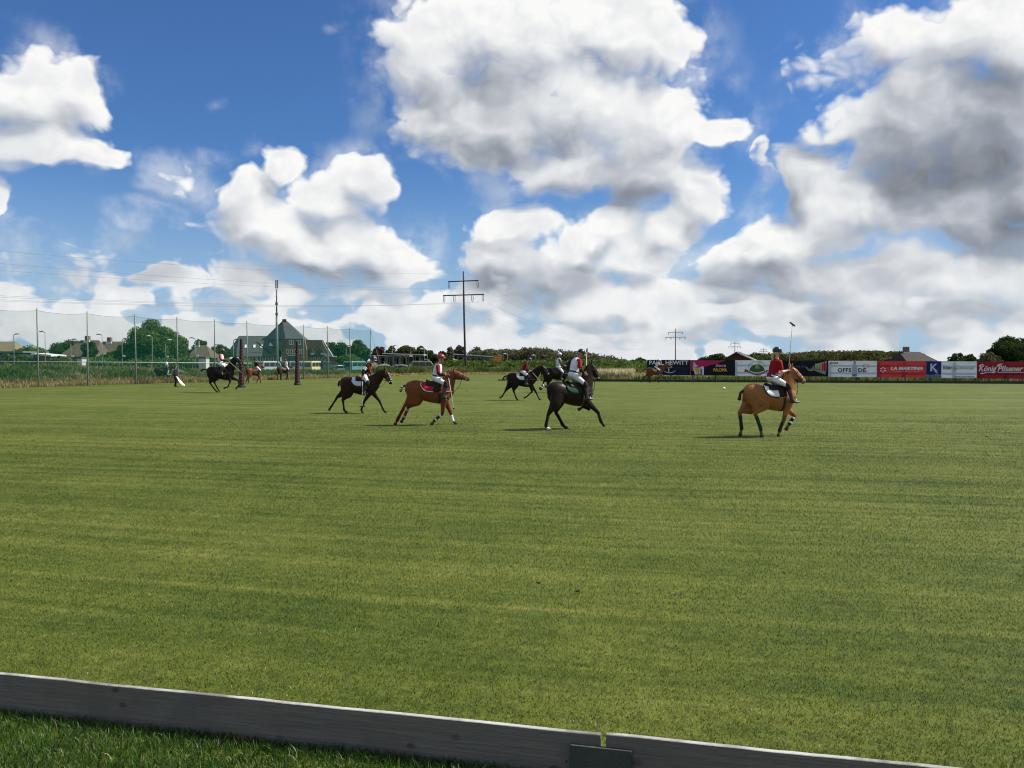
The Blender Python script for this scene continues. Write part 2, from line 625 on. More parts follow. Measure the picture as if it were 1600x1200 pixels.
def turf_mat():
    m = bpy.data.materials.new('mown_turf')
    m.use_nodes = True
    T = NT(m.node_tree)
    out = T.new('ShaderNodeOutputMaterial')
    b = T.new('ShaderNodeBsdfPrincipled')
    p, v, col = turf_nodes(T, 1.0)
    f1 = T.noise(T.vmath('MULTIPLY', p, (1, 1, 0)), 9.0, 6, 0.75, dim='2D')
    f2 = T.noise(p, 46.0, 3, 0.7, dim='2D')
    f = T.math('ADD', T.math('MULTIPLY', T.math('SUBTRACT', f1, 0.5), 1.7), T.math('MULTIPLY', T.math('SUBTRACT', f2, 0.5), 1.5))
    f = T.math('ADD', 1.0, f)
    f = T.math('MAXIMUM', f, 0.25)
    cc = T.new('ShaderNodeVectorMath', operation='SCALE')
    T.put(cc.inputs[0], col)
    T.put(cc.inputs['Scale'], f)
    T.put(b.inputs['Base Color'], cc.outputs[0])
    b.inputs['Roughness'].default_value = 0.8
    b.inputs['Specular IOR Level'].default_value = 0.15
    bp = T.new('ShaderNodeBump')
    bp.inputs['Strength'].default_value = 0.55
    bp.inputs['Distance'].default_value = 0.03
    T.put(bp.inputs['Height'], T.math('ADD', T.math('MULTIPLY', f1, 1.0), T.math('MULTIPLY', f2, 0.5)))
    T.put(b.inputs['Normal'], bp.outputs[0])
    T.put(out.inputs[0], b.outputs[0])
    return m


def blade_mat(name, dark, straw, ramp=None):
    m = bpy.data.materials.new(name)
    m.use_nodes = True
    T = NT(m.node_tree)
    out = T.new('ShaderNodeOutputMaterial')
    p, v, col = turf_nodes(T, dark)
    if ramp:
        col = T.ramp(T.noise(p, 2.5, 4, 0.6, dim='2D'), ramp)
    rnd = T.new('ShaderNodeNewGeometry').outputs['Random Per Island']
    k = T.ramp(rnd, [(0.0, 0.38), (0.45, 0.88), (0.8, 1.45), (1.0, 2.5)])
    c = T.mix(1.0, col, k, 'MULTIPLY')
    c = T.mix(T.math('GREATER_THAN', rnd, 1.0 - straw), c, (0.36, 0.33, 0.17))
    d = T.new('ShaderNodeBsdfPrincipled')
    T.put(d.inputs['Base Color'], c)
    d.inputs['Roughness'].default_value = 0.45
    d.inputs['Specular IOR Level'].default_value = 0.4
    t = T.new('ShaderNodeBsdfTranslucent')
    T.put(t.inputs[0], T.mix(1.0, c, (1.0, 1.1, 0.6), 'MULTIPLY'))
    mx = T.new('ShaderNodeMixShader')
    mx.inputs[0].default_value = 0.38
    T.put(mx.inputs[1], d.outputs[0])
    T.put(mx.inputs[2], t.outputs[0])
    T.put(out.inputs[0], mx.outputs[0])
    return m


def sheet(name, pts, z, m, nx=1, ny=1):
    mb = MB()
    mb.poly([(x, y, z) for x, y in pts], [tuple(range(len(pts)))])
    o = mb.build(name, m)
    tag(o, kind='structure')
    return o


M_meadow = mat('rough_meadow', (0.075, 0.085, 0.03), 0.9, 0.25, 0.3, coord='Object')
M_turf = turf_mat()
ground = sheet('ground', [(-9000, -300), (9000, -300), (9000, 12000), (-9000, 12000)], 0.0, M_meadow)

# near board line (ground trace): from pixel readings of the board's foot
B0 = gnd(0, 1113)
B0.z = 0


def on_board(t, off=0.0):
    return B0 + U * t + V * off


# field: everything across the near board up to the far edges
a, b_ = on_board(-60), on_board(80)
field_pts = [(a.x, a.y), (b_.x, b_.y), (58, 77), (13.9, 86.6), (9.0, 90.0), (10, 134), (-10, 136), (-18.0, 114), (-40.0, 69), (-60, 26)]
field = sheet('polo_field', field_pts, 0.004, M_turf)
c_, d_ = on_board(-60, -9), on_board(80, -9)
verge = sheet('grass_verge', [(c_.x, c_.y), (d_.x, d_.y), (b_.x, b_.y), (a.x, a.y)], 0.005, M_turf)


def grass_blades(name, n, sampler, hgt, wid, m, seed, lean=0.6):
    rng = np.random.default_rng(seed)
    x, y, k = sampler(rng, n)
    n = len(x)
    h = hgt * rng.uniform(0.45, 1.25, n) * (0.85 + 0.15 * k)
    w = wid * k * rng.uniform(0.6, 1.3, n)
    th = rng.uniform(0, 2 * np.pi, n)
    ln = lean * h * rng.uniform(0.1, 1.3, n)
    la = rng.uniform(0, 2 * np.pi, n)
    dx, dy = np.cos(th) * w / 2, np.sin(th) * w / 2
    lx, ly = np.cos(la) * ln, np.sin(la) * ln
    z0 = np.full(n, 0.002)
    vv = np.empty((n, 5, 3))
    vv[:, 0] = np.stack([x - dx, y - dy, z0], 1)
    vv[:, 1] = np.stack([x + dx, y + dy, z0], 1)
    vv[:, 2] = np.stack([x + dx * 0.8 + lx * 0.35, y + dy * 0.8 + ly * 0.35, h * 0.55], 1)
    vv[:, 3] = np.stack([x - dx * 0.8 + lx * 0.35, y - dy * 0.8 + ly * 0.35, h * 0.55], 1)
    vv[:, 4] = np.stack([x + lx, y + ly, h * np.sqrt(np.maximum(1 - (ln / h) ** 2 * 0.35, 0.2))], 1)
    base = np.arange(n)[:, None] * 5
    q = base + np.array([[0, 1, 2, 3]])
    t = base + np.array([[3, 2, 4]])
    me = np_mesh(name, vv.reshape(-1, 3), q, t)
    o = link_mesh(name, me, m)
    return o


def near_field(rng, n):
    # more blades where the eye is close, fewer and broader far away
    u = rng.uniform(0, 1, n)
    y0, y1, e = 3.4, 38.0, 0.42
    y = (y0 ** e + u * (y1 ** e - y0 ** e)) ** (1 / e)
    x = rng.uniform(-0.68, 0.68, n) * y + rng.uniform(-0.3, 0.3, n)
    rel = (x - B0.x) * V.x + (y - B0.y) * V.y
    ok = rel > 0.05
    x, y = x[ok], y[ok]
    keep = rng.uniform(0, 1, len(x)) < np.clip((38.0 - y) / 20.0, 0, 1)
    x, y = x[keep], y[keep]
    return x, y, np.maximum(1.0, y / 6.0) ** 0.75


def near_verge(rng, n):
    t = rng.uniform(-2.5, 5.0, n)
    o = -rng.uniform(0.0, 2.2, n) ** 1.0 - 0.012
    x, y = B0.x + U.x * t + V.x * o, B0.y + U.y * t + V.y * o
    ok = (y > 2.6) & (np.abs(x) < 0.72 * y + 0.4)
    return x[ok], y[ok], np.ones(ok.sum())


g1 = grass_blades('field_grass', 640000, near_field, 0.022, 0.0042, blade_mat('mown_blades', 1.12, 0.035), 11, 0.9)
tag(g1, 'short mown grass blades covering the near polo field', 'grass', kind='stuff')
g2 = grass_blades('verge_grass', 150000, near_verge, 0.060, 0.0045, blade_mat('verge_blades', 1.0, 0.018, [(0.3, (0.026, 0.070, 0.009)), (0.6, (0.050, 0.108, 0.014)), (0.8, (0.09, 0.13, 0.026))]), 12, 0.8)
tag(g2, 'longer dark green grass in front of the side board', 'grass', kind='stuff')


# ------------------------------------------------------------------ near side board
def wood_mat(name, base, dark):
    m = bpy.data.materials.new(name)
    m.use_nodes = True
    T = NT(m.node_tree)
    out = T.new('ShaderNodeOutputMaterial')
    b = T.new('ShaderNodeBsdfPrincipled')
    co = T.new('ShaderNodeTexCoord').outputs['Object']
    g = T.noise(T.vmath('MULTIPLY', co, (2.2, 20, 110)), 1.0, 6, 0.65, 0.6)
    st = T.noise(co, 2.3, 5, 0.65, 0.4)
    kv = T.new('ShaderNodeTexVoronoi', feature='F1', voronoi_dimensions='2D')
    sx = T.new('ShaderNodeSeparateXYZ')
    T.put(sx.inputs[0], T.vmath('ADD', co, T.vmath('MULTIPLY', co, (0, 0, 0))))
    cx = T.new('ShaderNodeCombineXYZ')
    T.put(cx.inputs[0], sx.outputs[0])
    T.put(cx.inputs[1], T.math('MULTIPLY', sx.outputs[2], 1.5))
    T.put(kv.inputs['Vector'], cx.outputs[0])
    kv.inputs['Scale'].default_value = 2.4
    knot = T.smooth(kv.outputs['Distance'], 0.03, 0.085, 1.0, 0.0)
    g = T.smooth(g, 0.36, 0.64)
    c = T.mix(g, base, dark)
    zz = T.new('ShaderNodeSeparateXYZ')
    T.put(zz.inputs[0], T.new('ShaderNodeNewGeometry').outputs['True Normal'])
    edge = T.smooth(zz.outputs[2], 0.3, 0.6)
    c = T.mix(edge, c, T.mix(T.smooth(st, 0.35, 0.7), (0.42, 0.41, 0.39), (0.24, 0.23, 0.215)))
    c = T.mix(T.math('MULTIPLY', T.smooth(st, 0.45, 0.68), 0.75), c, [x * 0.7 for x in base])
    c = T.mix(T.math('MULTIPLY', T.math('MULTIPLY', knot, T.smooth(T.noise(co, 1.1, 2, 0.5), 0.45, 0.55)), 0.6), c, (0.035, 0.026, 0.018))
    T.put(b.inputs['Base Color'], c)
    b.inputs['Roughness'].default_value = 0.75
    b.inputs['Specular IOR Level'].default_value = 0.25
    bp = T.new('ShaderNodeBump')
    bp.inputs['Strength'].default_value = 0.35
    bp.inputs['Distance'].default_value = 0.004
    T.put(bp.inputs['Height'], g)
    T.put(b.inputs['Normal'], bp.outputs[0])
    T.put(out.inputs[0], b.outputs[0])
    return m


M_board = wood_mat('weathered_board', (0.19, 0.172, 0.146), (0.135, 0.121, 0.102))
M_plate = mat('green_plate', (0.06, 0.068, 0.058), 0.8, 0.25, 6.0, 0.3)
M_stake = mat('stake_wood', (0.22, 0.18, 0.13), 0.8, 0.2, 9.0, 0.4)

sb = empty('side_board', on_board(0), BD)
tag(sb, 'long grey wooden side board with pale top edge along the near grass', 'side board')
# the joint between two planks is seen at pixel x 942, top edge
BH = 0.245


def board_t(px):
    # along-board distance where the top edge crosses this pixel column
    best = None
    for i in range(4000):
        t = -2 + i * 0.0025
        p = on_board(t) + Vector((0, 0, BH))
        if p.y <= 0.5:
            break
        if CX + FPX * p.x / (p.y * _cp + (p.z - EYE) * _sp) >= px:
            best = t
            break
    return best


TJ = board_t(942)
rnd = random.Random(5)


def plank(t0, t1, zoff, chip):
    """one plank with a slightly uneven top edge and worn end"""
    n = 60
    top, th = [], 0.030
    bm = MB()
    vs = []
    for i in range(n + 1):
        t = t0 + (t1 - t0) * i / n
        w = 0.0018 * math.sin(t * 5.1 + zoff * 50) + 0.0012 * rnd.uniform(-1, 1)
        zt = BH + zoff + w
        if chip and abs(t - chip) < 0.02:
            zt -= 0.018
        for yy, zz in ((-th / 2, -0.05), (-th / 2, zt - 0.003), (-th / 2 + 0.003, zt), (th / 2 - 0.003, zt + 0.0005 * rnd.uniform(-1, 1)), (th / 2, zt - 0.003), (th / 2, -0.05)):
            vs.append((t, yy, zz))
    f = []
    for i in range(n):
        for k in range(6):
            a_, b2 = i * 6 + k, i * 6 + (k + 1) % 6
            f.append((a_, b2, b2 + 6, a_ + 6))
    f.append(tuple(range(6))[::-1])
    f.append(tuple(range(n * 6, n * 6 + 6)))
    bm.add(vs, f, False)
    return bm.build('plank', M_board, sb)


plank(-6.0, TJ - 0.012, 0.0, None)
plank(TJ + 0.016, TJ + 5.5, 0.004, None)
pl = MB()
pl.box(TJ - 0.165, TJ + 0.15, -0.046, -0.0195, -0.03, BH - 0.055)
plo = pl.build('joint_plate', M_plate, sb, 0.003)
plo['label'] = 'dark green plate screwed behind the board joint'
for tx, tz in ((0.16, 0.12), (0.24, 0.05), (0.45, 0.11), (-0.19, 0.09)):
    s_ = MB()
    s_.tube([(TJ + tx, -0.0175, tz), (TJ + tx, -0.0215, tz)], [0.006, 0.005], 10)
    s_.build('screw_head', M_plate, sb)
for tx in (-4.4, -1.5, 1.9, 4.6):
    s_ = MB()
    s_.box(tx - 0.02, tx + 0.02, 0.0185, 0.055, -0.1, BH - 0.06)
    s_.build('stake', M_stake, sb, 0.003)


# ------------------------------------------------------------------ horses
def v3(x, z, y=0.0):
    return np.array((x, y, z), float)


def ik(a, b, l1, l2, pole):
    a, b, pole = np.asarray(a, float), np.asarray(b, float), np.asarray(pole, float)
    d = b - a
    L = np.linalg.norm(d)
    d = d / L
    Lc = min(max(L, abs(l1 - l2) + 0.01), (l1 + l2) * 0.998)
    x = (l1 * l1 - l2 * l2 + Lc * Lc) / (2 * Lc)
    h = math.sqrt(max(l1 * l1 - x * x, 0))
    p = pole - d * np.dot(pole, d)
    p = p / (np.linalg.norm(p) + 1e-9)
    return a + d * x * (L / Lc) + p * h


def lerp(a, b, t):
    return np.asarray(a, float) * (1 - t) + np.asarray(b, float) * t


TRUNK = [(-0.80, 1.14, 0.10, 0.13), (-0.74, 1.16, 0.19, 0.25), (-0.62, 1.185, 0.255, 0.315), (-0.46, 1.19, 0.275, 0.325), (-0.24, 1.135, 0.275, 0.305),
         (0.0, 1.085, 0.29, 0.325), (0.22, 1.075, 0.285, 0.355), (0.42, 1.105, 0.25, 0.375), (0.58, 1.13, 0.205, 0.31), (0.70, 1.13, 0.15, 0.215), (0.77, 1.12, 0.08, 0.12)]


def trunk_at(x):
    xs = [t[0] for t in TRUNK]
    return [float(np.interp(x, xs, [t[k] for t in TRUNK])) for k in (1, 2, 3)]


def on_trunk(x, th, off=0.0):
    cz, ry, rz = trunk_at(x)
    return (x, (ry + off) * math.sin(th), cz + (rz + off) * math.cos(th))


def trunk_patch(xs, ths, off, thick):
    """closed shell over the back; off(x, th) above the hide"""
    mb = MB()
    nx, nt = len(xs), len(ths)
    v = []
    for lay in (1, 0):
        for i in range(nx):
            for j in range(nt):
                x, th = (xs[i], ths[j]) if not callable(ths[j]) else (xs[i], ths[j](xs[i]))
                o = off(x, th) if lay else off(x, th) - thick
                v.append(on_trunk(x, th, o))
    f = []
    for i in range(nx - 1):
        for j in range(nt - 1):
            a_ = i * nt + j
            f.append((a_, a_ + 1, a_ + nt + 1, a_ + nt))
            b2 = a_ + nx * nt
            f.append((b2, b2 + nt, b2 + nt + 1, b2 + 1))
    n = nx * nt
    edge = [i * nt for i in range(nx)] + [(nx - 1) * nt + j for j in range(1, nt)] + [i * nt + nt - 1 for i in range(nx - 2, -1, -1)] + [j for j in range(nt - 2, 0, -1)]
    for k in range(len(edge)):
        p, q = edge[k], edge[(k + 1) % len(edge)]
        f.append((p, q, q + n, p + n))
    mb.add(v, f)
    return mb


M_leather = mat('dark_leather', (0.016, 0.010, 0.008), 0.55, 0.2, 12.0, 0.2, 60, 0.2)
M_tack = mat('black_strap', (0.018, 0.014, 0.012), 0.5, 0.15, 20.0, spec=0.4)
M_steel = mat('bit_steel', (0.55, 0.55, 0.55), 0.3, 0.05, 10.0, metal=1.0)
M_eye = mat('horse_eye', (0.012, 0.008, 0.006), 0.1, 0.02, 10.0, spec=0.6)
_cl = {}


def cloth(rgb, name='woven_cloth'):
    k = (name,) + tuple(rgb)
    if k not in _cl:
        _cl[k] = mat('%s_%d' % (name, len(_cl)), rgb, 0.85, 0.08, 14.0, 0.3, 30.0, 0.15)
    return _cl[k]


def coltube(mb, pts, rad, cols, seg, sub):
    """tube whose colour changes along its length"""
    n0 = len(mb.v)
    mb.tube(pts, rad, seg, sub=sub)
    n = (len(pts) - 1) * sub + 1
    for i in range(n):
        c = cols[min(int(i / sub + 0.5), len(cols) - 1)]
        for k in range(seg):
            mb.c[n0 + i * seg + k] = c
    for k in (n0 + n * seg, n0 + n * seg + 1):
        mb.c[k] = cols[0] if k == n0 + n * seg else cols[-1]


def horse(S):
    s = (gnd(CX, S['gy']).y and FPX / gnd(CX, S['gy']).y) * S.get('scale', 1.0)
    g = gnd(S['x0'], S['gy'])
    yaw = R(S.get('yaw', 0))
    c = math.cos(yaw)

    def L(p, y=0.0):
        return v3((p[0] - S['x0']) / (s * c), (S['gy'] - p[1]) / s, y)
    S['L'] = L
    S['g'], S['yawr'] = g, yaw
    coat, pts_col, hoofc = S['coat'], S.get('points', S['coat']), (0.05, 0.04, 0.035)
    root = empty(S.get('name', 'horse'), (g.x, g.y, 0.004), yaw, S.get('scale', 1.0))
    tag(root, S['label'], 'horse', 'horses on the polo field')
    vox = 0.015 if s > 30 else 0.021
    mb = MB()
    mb.col = coat
    mb.tube([v3(t[0], t[1]) for t in TRUNK], [(t[2], t[3]) for t in TRUNK], 20, sub=3)
    mb.ell(v3(0.40, 1.40), (0.24, 0.075, 0.10))                      # withers
    for y in (-1, 1):
        mb.ell(v3(-0.55, 1.14, y * 0.13), (0.235, 0.14, 0.29))        # haunch
        mb.ell(v3(0.50, 1.06, y * 0.14), (0.17, 0.085, 0.26))         # shoulder
    # neck and head
    poll, muz = L(S['poll']), L(S['muzzle'])
    hy = S.get('head_y', 0.0)
    poll[1] += hy * 0.4
    hd = muz - poll
    hl = np.linalg.norm(hd)
    if hl < 0.56 or hl > 0.66:
        hd = hd / hl * min(max(hl, 0.56), 0.62)
        muz = poll + hd
    muz[1] += hy
    hd = muz - poll
    base = v3(0.47, 1.20)
    m1 = lerp(base, poll, 0.38) + v3(0.015, 0.01)
    m2 = lerp(base, poll, 0.72) + v3(-0.005, 0.02)
    mb.tube([base, m1, m2, poll + v3(0.0, -0.015)], [(0.175, 0.32), (0.13, 0.235), (0.10, 0.178), (0.078, 0.118)], 16, sub=4)
    hp = [poll - hd * 0.06, poll + hd * 0.12 - v3(0, 0.035), poll + hd * 0.34 - v3(0, 0.035), poll + hd * 0.58 - v3(0, 0.012), poll + hd * 0.80, poll + hd * 0.96, poll + hd * 1.03]
    coltube(mb, hp, [(0.07, 0.09), (0.10, 0.142), (0.092, 0.142), (0.072, 0.104), (0.059, 0.076), (0.064, 0.074), (0.047, 0.052)],
            [coat, coat, coat, coat, coat, S.get('nose', tuple(x * 0.45 for x in coat)), S.get('nose', tuple(x * 0.45 for x in coat))], 14, 3)
    up = np.cross(hd / np.linalg.norm(hd), np.array((0, 1.0, 0)))
    up = -up if up[2] < 0 else up
    if S.get('blaze'):
        mb.col = (0.62, 0.58, 0.52)
        w = S['blaze']
        mb.tube([poll + hd * 0.28 + up * 0.09, poll + hd * 0.55 + up * 0.080, poll + hd * 0.9 + up * 0.064], [(w, 0.03), (w, 0.03), (w, 0.025)], 8, sub=2)
        mb.col = coat
    for y in (-1, 1):
        e0 = poll + v3(-0.005, 0.055, y * 0.045)
        ed = (v3(0.0, 1.0, y * 0.25) if S.get('ears', 1) else v3(-0.8, 0.5, y * 0.2))
        mb.tube([e0, e0 + ed * 0.06 + v3(0.01, 0), e0 + ed * 0.14], [(0.022, 0.028), (0.024, 0.03), (0.007, 0.007)], 8, sub=2)
    # legs
    wraps, legs = [], []
    for i, (kind, y, joints) in enumerate(S['legs']):
        a1, a2, a3 = [L(j) for j in joints]
        soft = 0.05
        toe_z = max(a3[2], 0.0)
        if toe_z < soft:
            a3[2] = 0.0
        a2[2] = max(a2[2], a3[2] + 0.07)
        sy = y * (0.135 if kind == 'h' else 0.125)
        a1[1] = a2[1] = a3[1] = sy
        a1[1] *= 1.05
        sock = S.get('socks', {}).get(i)
        lowc = pts_col
        cc = sock if sock else lowc
        if kind == 'h':
            hip = v3(-0.52, 1.12, y * 0.14)
            st = ik(hip, a1, 0.31, 0.37, (1, 0, 0.35))
            st[1] = y * 0.16
            P = [hip, st, lerp(st, a1, 0.5), a1, lerp(a1, a2, 0.25), lerp(a1, a2, 0.65), a2, lerp(a2, a3, 0.55), a3 + v3(0, 0.0)]
            Rd = [(0.14, 0.24), (0.115, 0.19), (0.076, 0.118), (0.050, 0.070), (0.041, 0.050), (0.035, 0.042), (0.044, 0.049), (0.038, 0.039), (0.05, 0.052)]
            C = [coat, coat, coat, lowc, lowc, lowc, cc, cc, hoofc]
            ham = v3(-0.60, 1.10, y * 0.13)
            mb.tube([ham, lerp(ham, a1, 0.42) + v3(0.05, 0.0, y * 0.01), lerp(ham, a1, 0.78) + v3(0.02, 0), a1], [(0.125, 0.20), (0.098, 0.155), (0.062, 0.088), (0.045, 0.06)], 12, sub=3)
        else:
            el = v3(0.47, 0.90, y * 0.14)
            P = [v3(0.50, 1.02, y * 0.14), el, lerp(el, a1, 0.5), a1, lerp(a1, a2, 0.3), lerp(a1, a2, 0.65), a2, lerp(a2, a3, 0.55), a3]
            Rd = [(0.10, 0.17), (0.09, 0.145), (0.066, 0.092), (0.053, 0.058), (0.040, 0.046), (0.035, 0.041), (0.044, 0.048), (0.036, 0.036), (0.05, 0.052)]
            C = [coat, coat, coat, lowc, lowc, lowc, cc, cc, hoofc]
        coltube(mb, P, Rd, C, 10, 3)
        # hoof: a blunt cone from the coronet to the ground
        hd2 = a3 - a2
        hd2 = hd2 / (np.linalg.norm(hd2) + 1e-9)
        mb.col = hoofc if not (sock and S.get('pale_hoof')) else (0.4, 0.36, 0.3)
        if a3[2] < 0.01:
            mb.tube([a3 + v3(-0.02, 0.075), a3 + v3(0.012, 0.004)], [(0.046, 0.05), (0.058, 0.066)], 10)
        else:
            mb.tube([lerp(a2, a3, 0.6), a3 + hd2 * 0.03], [(0.045, 0.048), (0.056, 0.062)], 10)
        mb.col = coat
        legs.append((kind, y, a1, a2, a3))
    body = mb.skin('body', vox, COAT, root, 3)
    # eyes
    for y in (-1, 1):
        e = MB()
        e.ell(poll + hd * 0.30 + up * 0.045 + np.array((0, y * 0.086, 0)), (0.02, 0.014, 0.018), 8, 6)
        e.build('eye', M_eye, root)
    # mane clipped short, clubbed tail
    mn = MB()
    crest = [lerp(base, m1, 0.3), m1, m2, poll]
    rr = [0.29, 0.235, 0.178, 0.112]
    cp = []
    for k in range(4):
        t = (poll - base) / np.linalg.norm(poll - base)
        nrm = np.array((-t[2], 0, t[0]))
        cp.append(crest[k] + nrm * (rr[k] - 0.008))
    mn.tube(cp, [(0.016, 0.024)] * 4, 8, sub=3)
    mn.build('mane', cloth(S.get('mane', (0.02, 0.015, 0.012)), 'clipped_hair'), root)
    tl = MB()
    t0 = v3(-0.76, 1.33)
    t1 = L(S['tail'])
    tm = lerp(t0, t1, 0.5) + v3(-0.05, 0.07)
    tl.tube([t0 + v3(0.08, 0.0), t0, tm, lerp(tm, t1, 0.6), t1], [0.045, 0.042, 0.036, 0.042, S.get('tail_r', 0.04)], 10, sub=4)
    tail = tl.build('tail', cloth(S.get('mane', (0.02, 0.015, 0.012)), 'tail_hair'), root)
    if S.get('tail_bands'):
        cen = catmull([t0 + v3(0.08, 0.0), t0, tm, lerp(tm, t1, 0.6), t1], 4)
        for k in (8, 11, 14):
            b = MB()
            b.tube([cen[k], lerp(cen[k], cen[k + 1], 0.8)], [0.047, 0.047], 10)
            b.build('tail_band', cloth((0.75, 0.74, 0.7)), tail)
    # leg wraps
    for i, (kind, y, a1, a2, a3) in enumerate(legs):
        wc = S.get('wraps', {}).get(i)
        if wc is None:
            continue
        w = MB()
        w.tube([lerp(a1, a2, 0.22), lerp(a1, a2, 0.6), lerp(a1, a2, 0.96), lerp(a2, a3, 0.22)], [(0.05, 0.056), (0.044, 0.049), (0.052, 0.056), (0.05, 0.052)], 12, sub=2)
        wo = w.build('leg_wrap', cloth(wc[0]), root)
        if len(wc) > 1:
            for t in (0.28, 0.86):
                b = MB()
                b.tube([lerp(a1, a2, t - 0.07), lerp(a1, a2, t + 0.07)], [(0.058, 0.062)] * 2, 12)
                b.build('wrap_band', cloth(wc[1]), wo)
    # saddle cloth, saddle, girth
    PI = math.pi
    scx = S.get('saddle_x', 0.10)
    xs = [scx - 0.40 + 0.058 * k for k in range(11)]

    def edge(sign):
        return lambda x: sign * (1.46 - 0.35 * max(0, (scx - 0.22 - x) / 0.16) ** 2)
    ths = [(lambda k: (lambda x: (k / 10.0) * edge(1)(x)))(k) for k in range(-10, 11)]
    scp = trunk_patch(xs, ths, lambda x, th: 0.024 + 0.004 * math.sin(9 * th + 7 * x), 0.016)
    sc_o = scp.build('saddle_cloth', cloth(S['cloth']), root)
    if S.get('cloth_trim'):
        for sg in (-1, 1):
            b = MB()
            pts = [on_trunk(x, edge(sg)(x) * 0.985, 0.03) for x in xs[:8]]
            pts = [on_trunk(xs[0], sg * 0.5, 0.03), on_trunk(xs[0], sg * 0.85, 0.03)] + pts
            b.tube(pts, [(0.016, 0.012)] * len(pts), 8, sub=2)
            b.build('cloth_trim', cloth(S['cloth_trim']), sc_o)
    xs2 = [scx - 0.24 + 0.05 * k for k in range(11)]
    sad = trunk_patch(xs2, [k / 9.0 * 0.82 for k in range(-9, 10)],
                      lambda x, th: 0.040 + 0.065 * max(1 - abs(th) / 0.82, 0.0) ** 0.7 * (0.45 + 2.6 * ((x - scx) / 0.27) ** 2 * 0.35), 0.04)
    sad_o = sad.build('saddle', M_leather, root)
    for sg in (-1, 1):
        fl = trunk_patch([scx + 0.02 + 0.034 * k for k in range(8)], [sg * (0.75 + 0.085 * k) for k in range(9)], lambda x, th: 0.042, 0.014)
        fl.build('saddle_flap', M_leather, sad_o)
    gr = trunk_patch([scx + 0.17, scx + 0.21, scx + 0.25], [1.5 + k * (2 * PI - 3.0) / 24 for k in range(25)], lambda x, th: 0.014, 0.012)
    gr.build('girth', M_tack, root)
    # breastplate
    bp = MB()
    bp.tube([on_trunk(0.30, -1.5, 0.02), on_trunk(0.52, -1.55, 0.03), (0.70, -0.15, 1.14), (0.80, 0, 1.12), (0.70, 0.15, 1.14), on_trunk(0.52, 1.55, 0.03), on_trunk(0.30, 1.5, 0.02)], 0.014, 6, side=(0, 0, 1), sub=3)
    bp.build('breastplate', cloth(S['breast']) if S.get('breast') else M_tack, root)
    # bridle
    br = MB()
    hn = hd / np.linalg.norm(hd)

    def ringo(t, ry, rz, r=0.009, tilt=0.0, drop=0.0):
        cpt = poll + hd * t - v3(0, drop)
        a2_ = up + hn * tilt
        a2_ = a2_ / np.linalg.norm(a2_)
        pts = [cpt + np.array((0, 1.0, 0)) * ry * math.cos(q) + a2_ * rz * math.sin(q) for q in np.linspace(0, 2 * PI, 17)]
        br.tube(pts, r, 6, side=tuple(hn), cap=False)
    ringo(0.80, 0.066, 0.084)
    ringo(0.60, 0.079, 0.110, drop=0.010)
    ringo(0.22, 0.107, 0.150, tilt=0.5, drop=0.03)
    for y in (-1, 1):
        br.tube([poll + up * 0.03 + np.array((0, y * 0.085, 0)), poll + hd * 0.35 + np.array((0, y * 0.10, -0.03)), poll + hd * 0.80 + np.array((0, y * 0.068, -0.01))], 0.009, 6, sub=3)
    bo = br.build('bridle', M_tack, root)
    bit = [poll + hd * 0.86 - up * 0.02 + np.array((0, y * 0.068, 0)) for y in (-1, 1)]
    for b_p in bit:
        q = MB()
        q.tube([b_p + hn * 0.03 * math.cos(w) + up * 0.03 * math.sin(w) for w in np.linspace(0, 2 * PI, 13)], 0.006, 6, cap=False)
        q.build('bit_ring', M_steel, bo)
    hand = L(S['reins']) if S.get('reins') is not None else v3(0.42, 1.66)
    S['rein_hand'] = hand
    for b_p, y in zip(bit, (-1, 1)):
        q = MB()
        mid = lerp(b_p, hand, 0.5) + v3(0, -0.05, y * 0.05)
        q.tube([b_p, mid, hand + v3(0, 0, y * 0.03)], 0.008, 6, sub=5)
        q.build('rein', M_tack, root)
    mt = MB()
    mt.tube([poll + hd * 0.62 - up * 0.09, lerp(poll + hd * 0.62, v3(0.72, 1.1), 0.55) + v3(0.06, -0.06), v3(0.74, 1.06)], 0.009, 6, sub=4)
    mt.build('martingale', M_tack, root)
    return root


# ------------------------------------------------------------------ people
def hand_shape(mb, wrist, d, across, grip=0.8):
    """palm, four curled fingers and a thumb; d = pointing direction, across = knuckle line"""
    d = d / np.linalg.norm(d)
    a = across - d * np.dot(across, d)
    a = a / np.linalg.norm(a)
    n = np.cross(d, a)
    palm = wrist + d * 0.05
    mb.tube([wrist, palm, wrist + d * 0.09], [(0.026, 0.02), (0.041, 0.019), (0.04, 0.016)], 10, side=a, sub=2)
    for k, (o, ln) in enumerate(((-0.030, 0.066), (-0.010, 0.076), (0.010, 0.071), (0.030, 0.056))):
        b0 = wrist + d * 0.085 + a * o
        b1 = b0 + (d * math.cos(grip * 0.7) + n * math.sin(grip * 0.7)) * ln * 0.5
        b2 = b1 + (d * math.cos(grip * 2.0) + n * math.sin(grip * 2.0)) * ln * 0.35
        b3 = b2 + (d * math.cos(grip * 3.0) + n * math.sin(grip * 3.0)) * ln * 0.28
        mb.tube([b0 - d * 0.02, b0, b1, b2, b3], [0.0095, 0.0095, 0.009, 0.0085, 0.007], 7)
    t0 = wrist + d * 0.028 - a * 0.03
    t1 = t0 - a * 0.022 + d * 0.025 + n * 0.012
    t2 = t1 + d * 0.026 + n * 0.02 + a * 0.006
    mb.tube([wrist + d * 0.03, t0, t1, t2], [0.012, 0.012, 0.010, 0.008], 7)


M_hel = {}


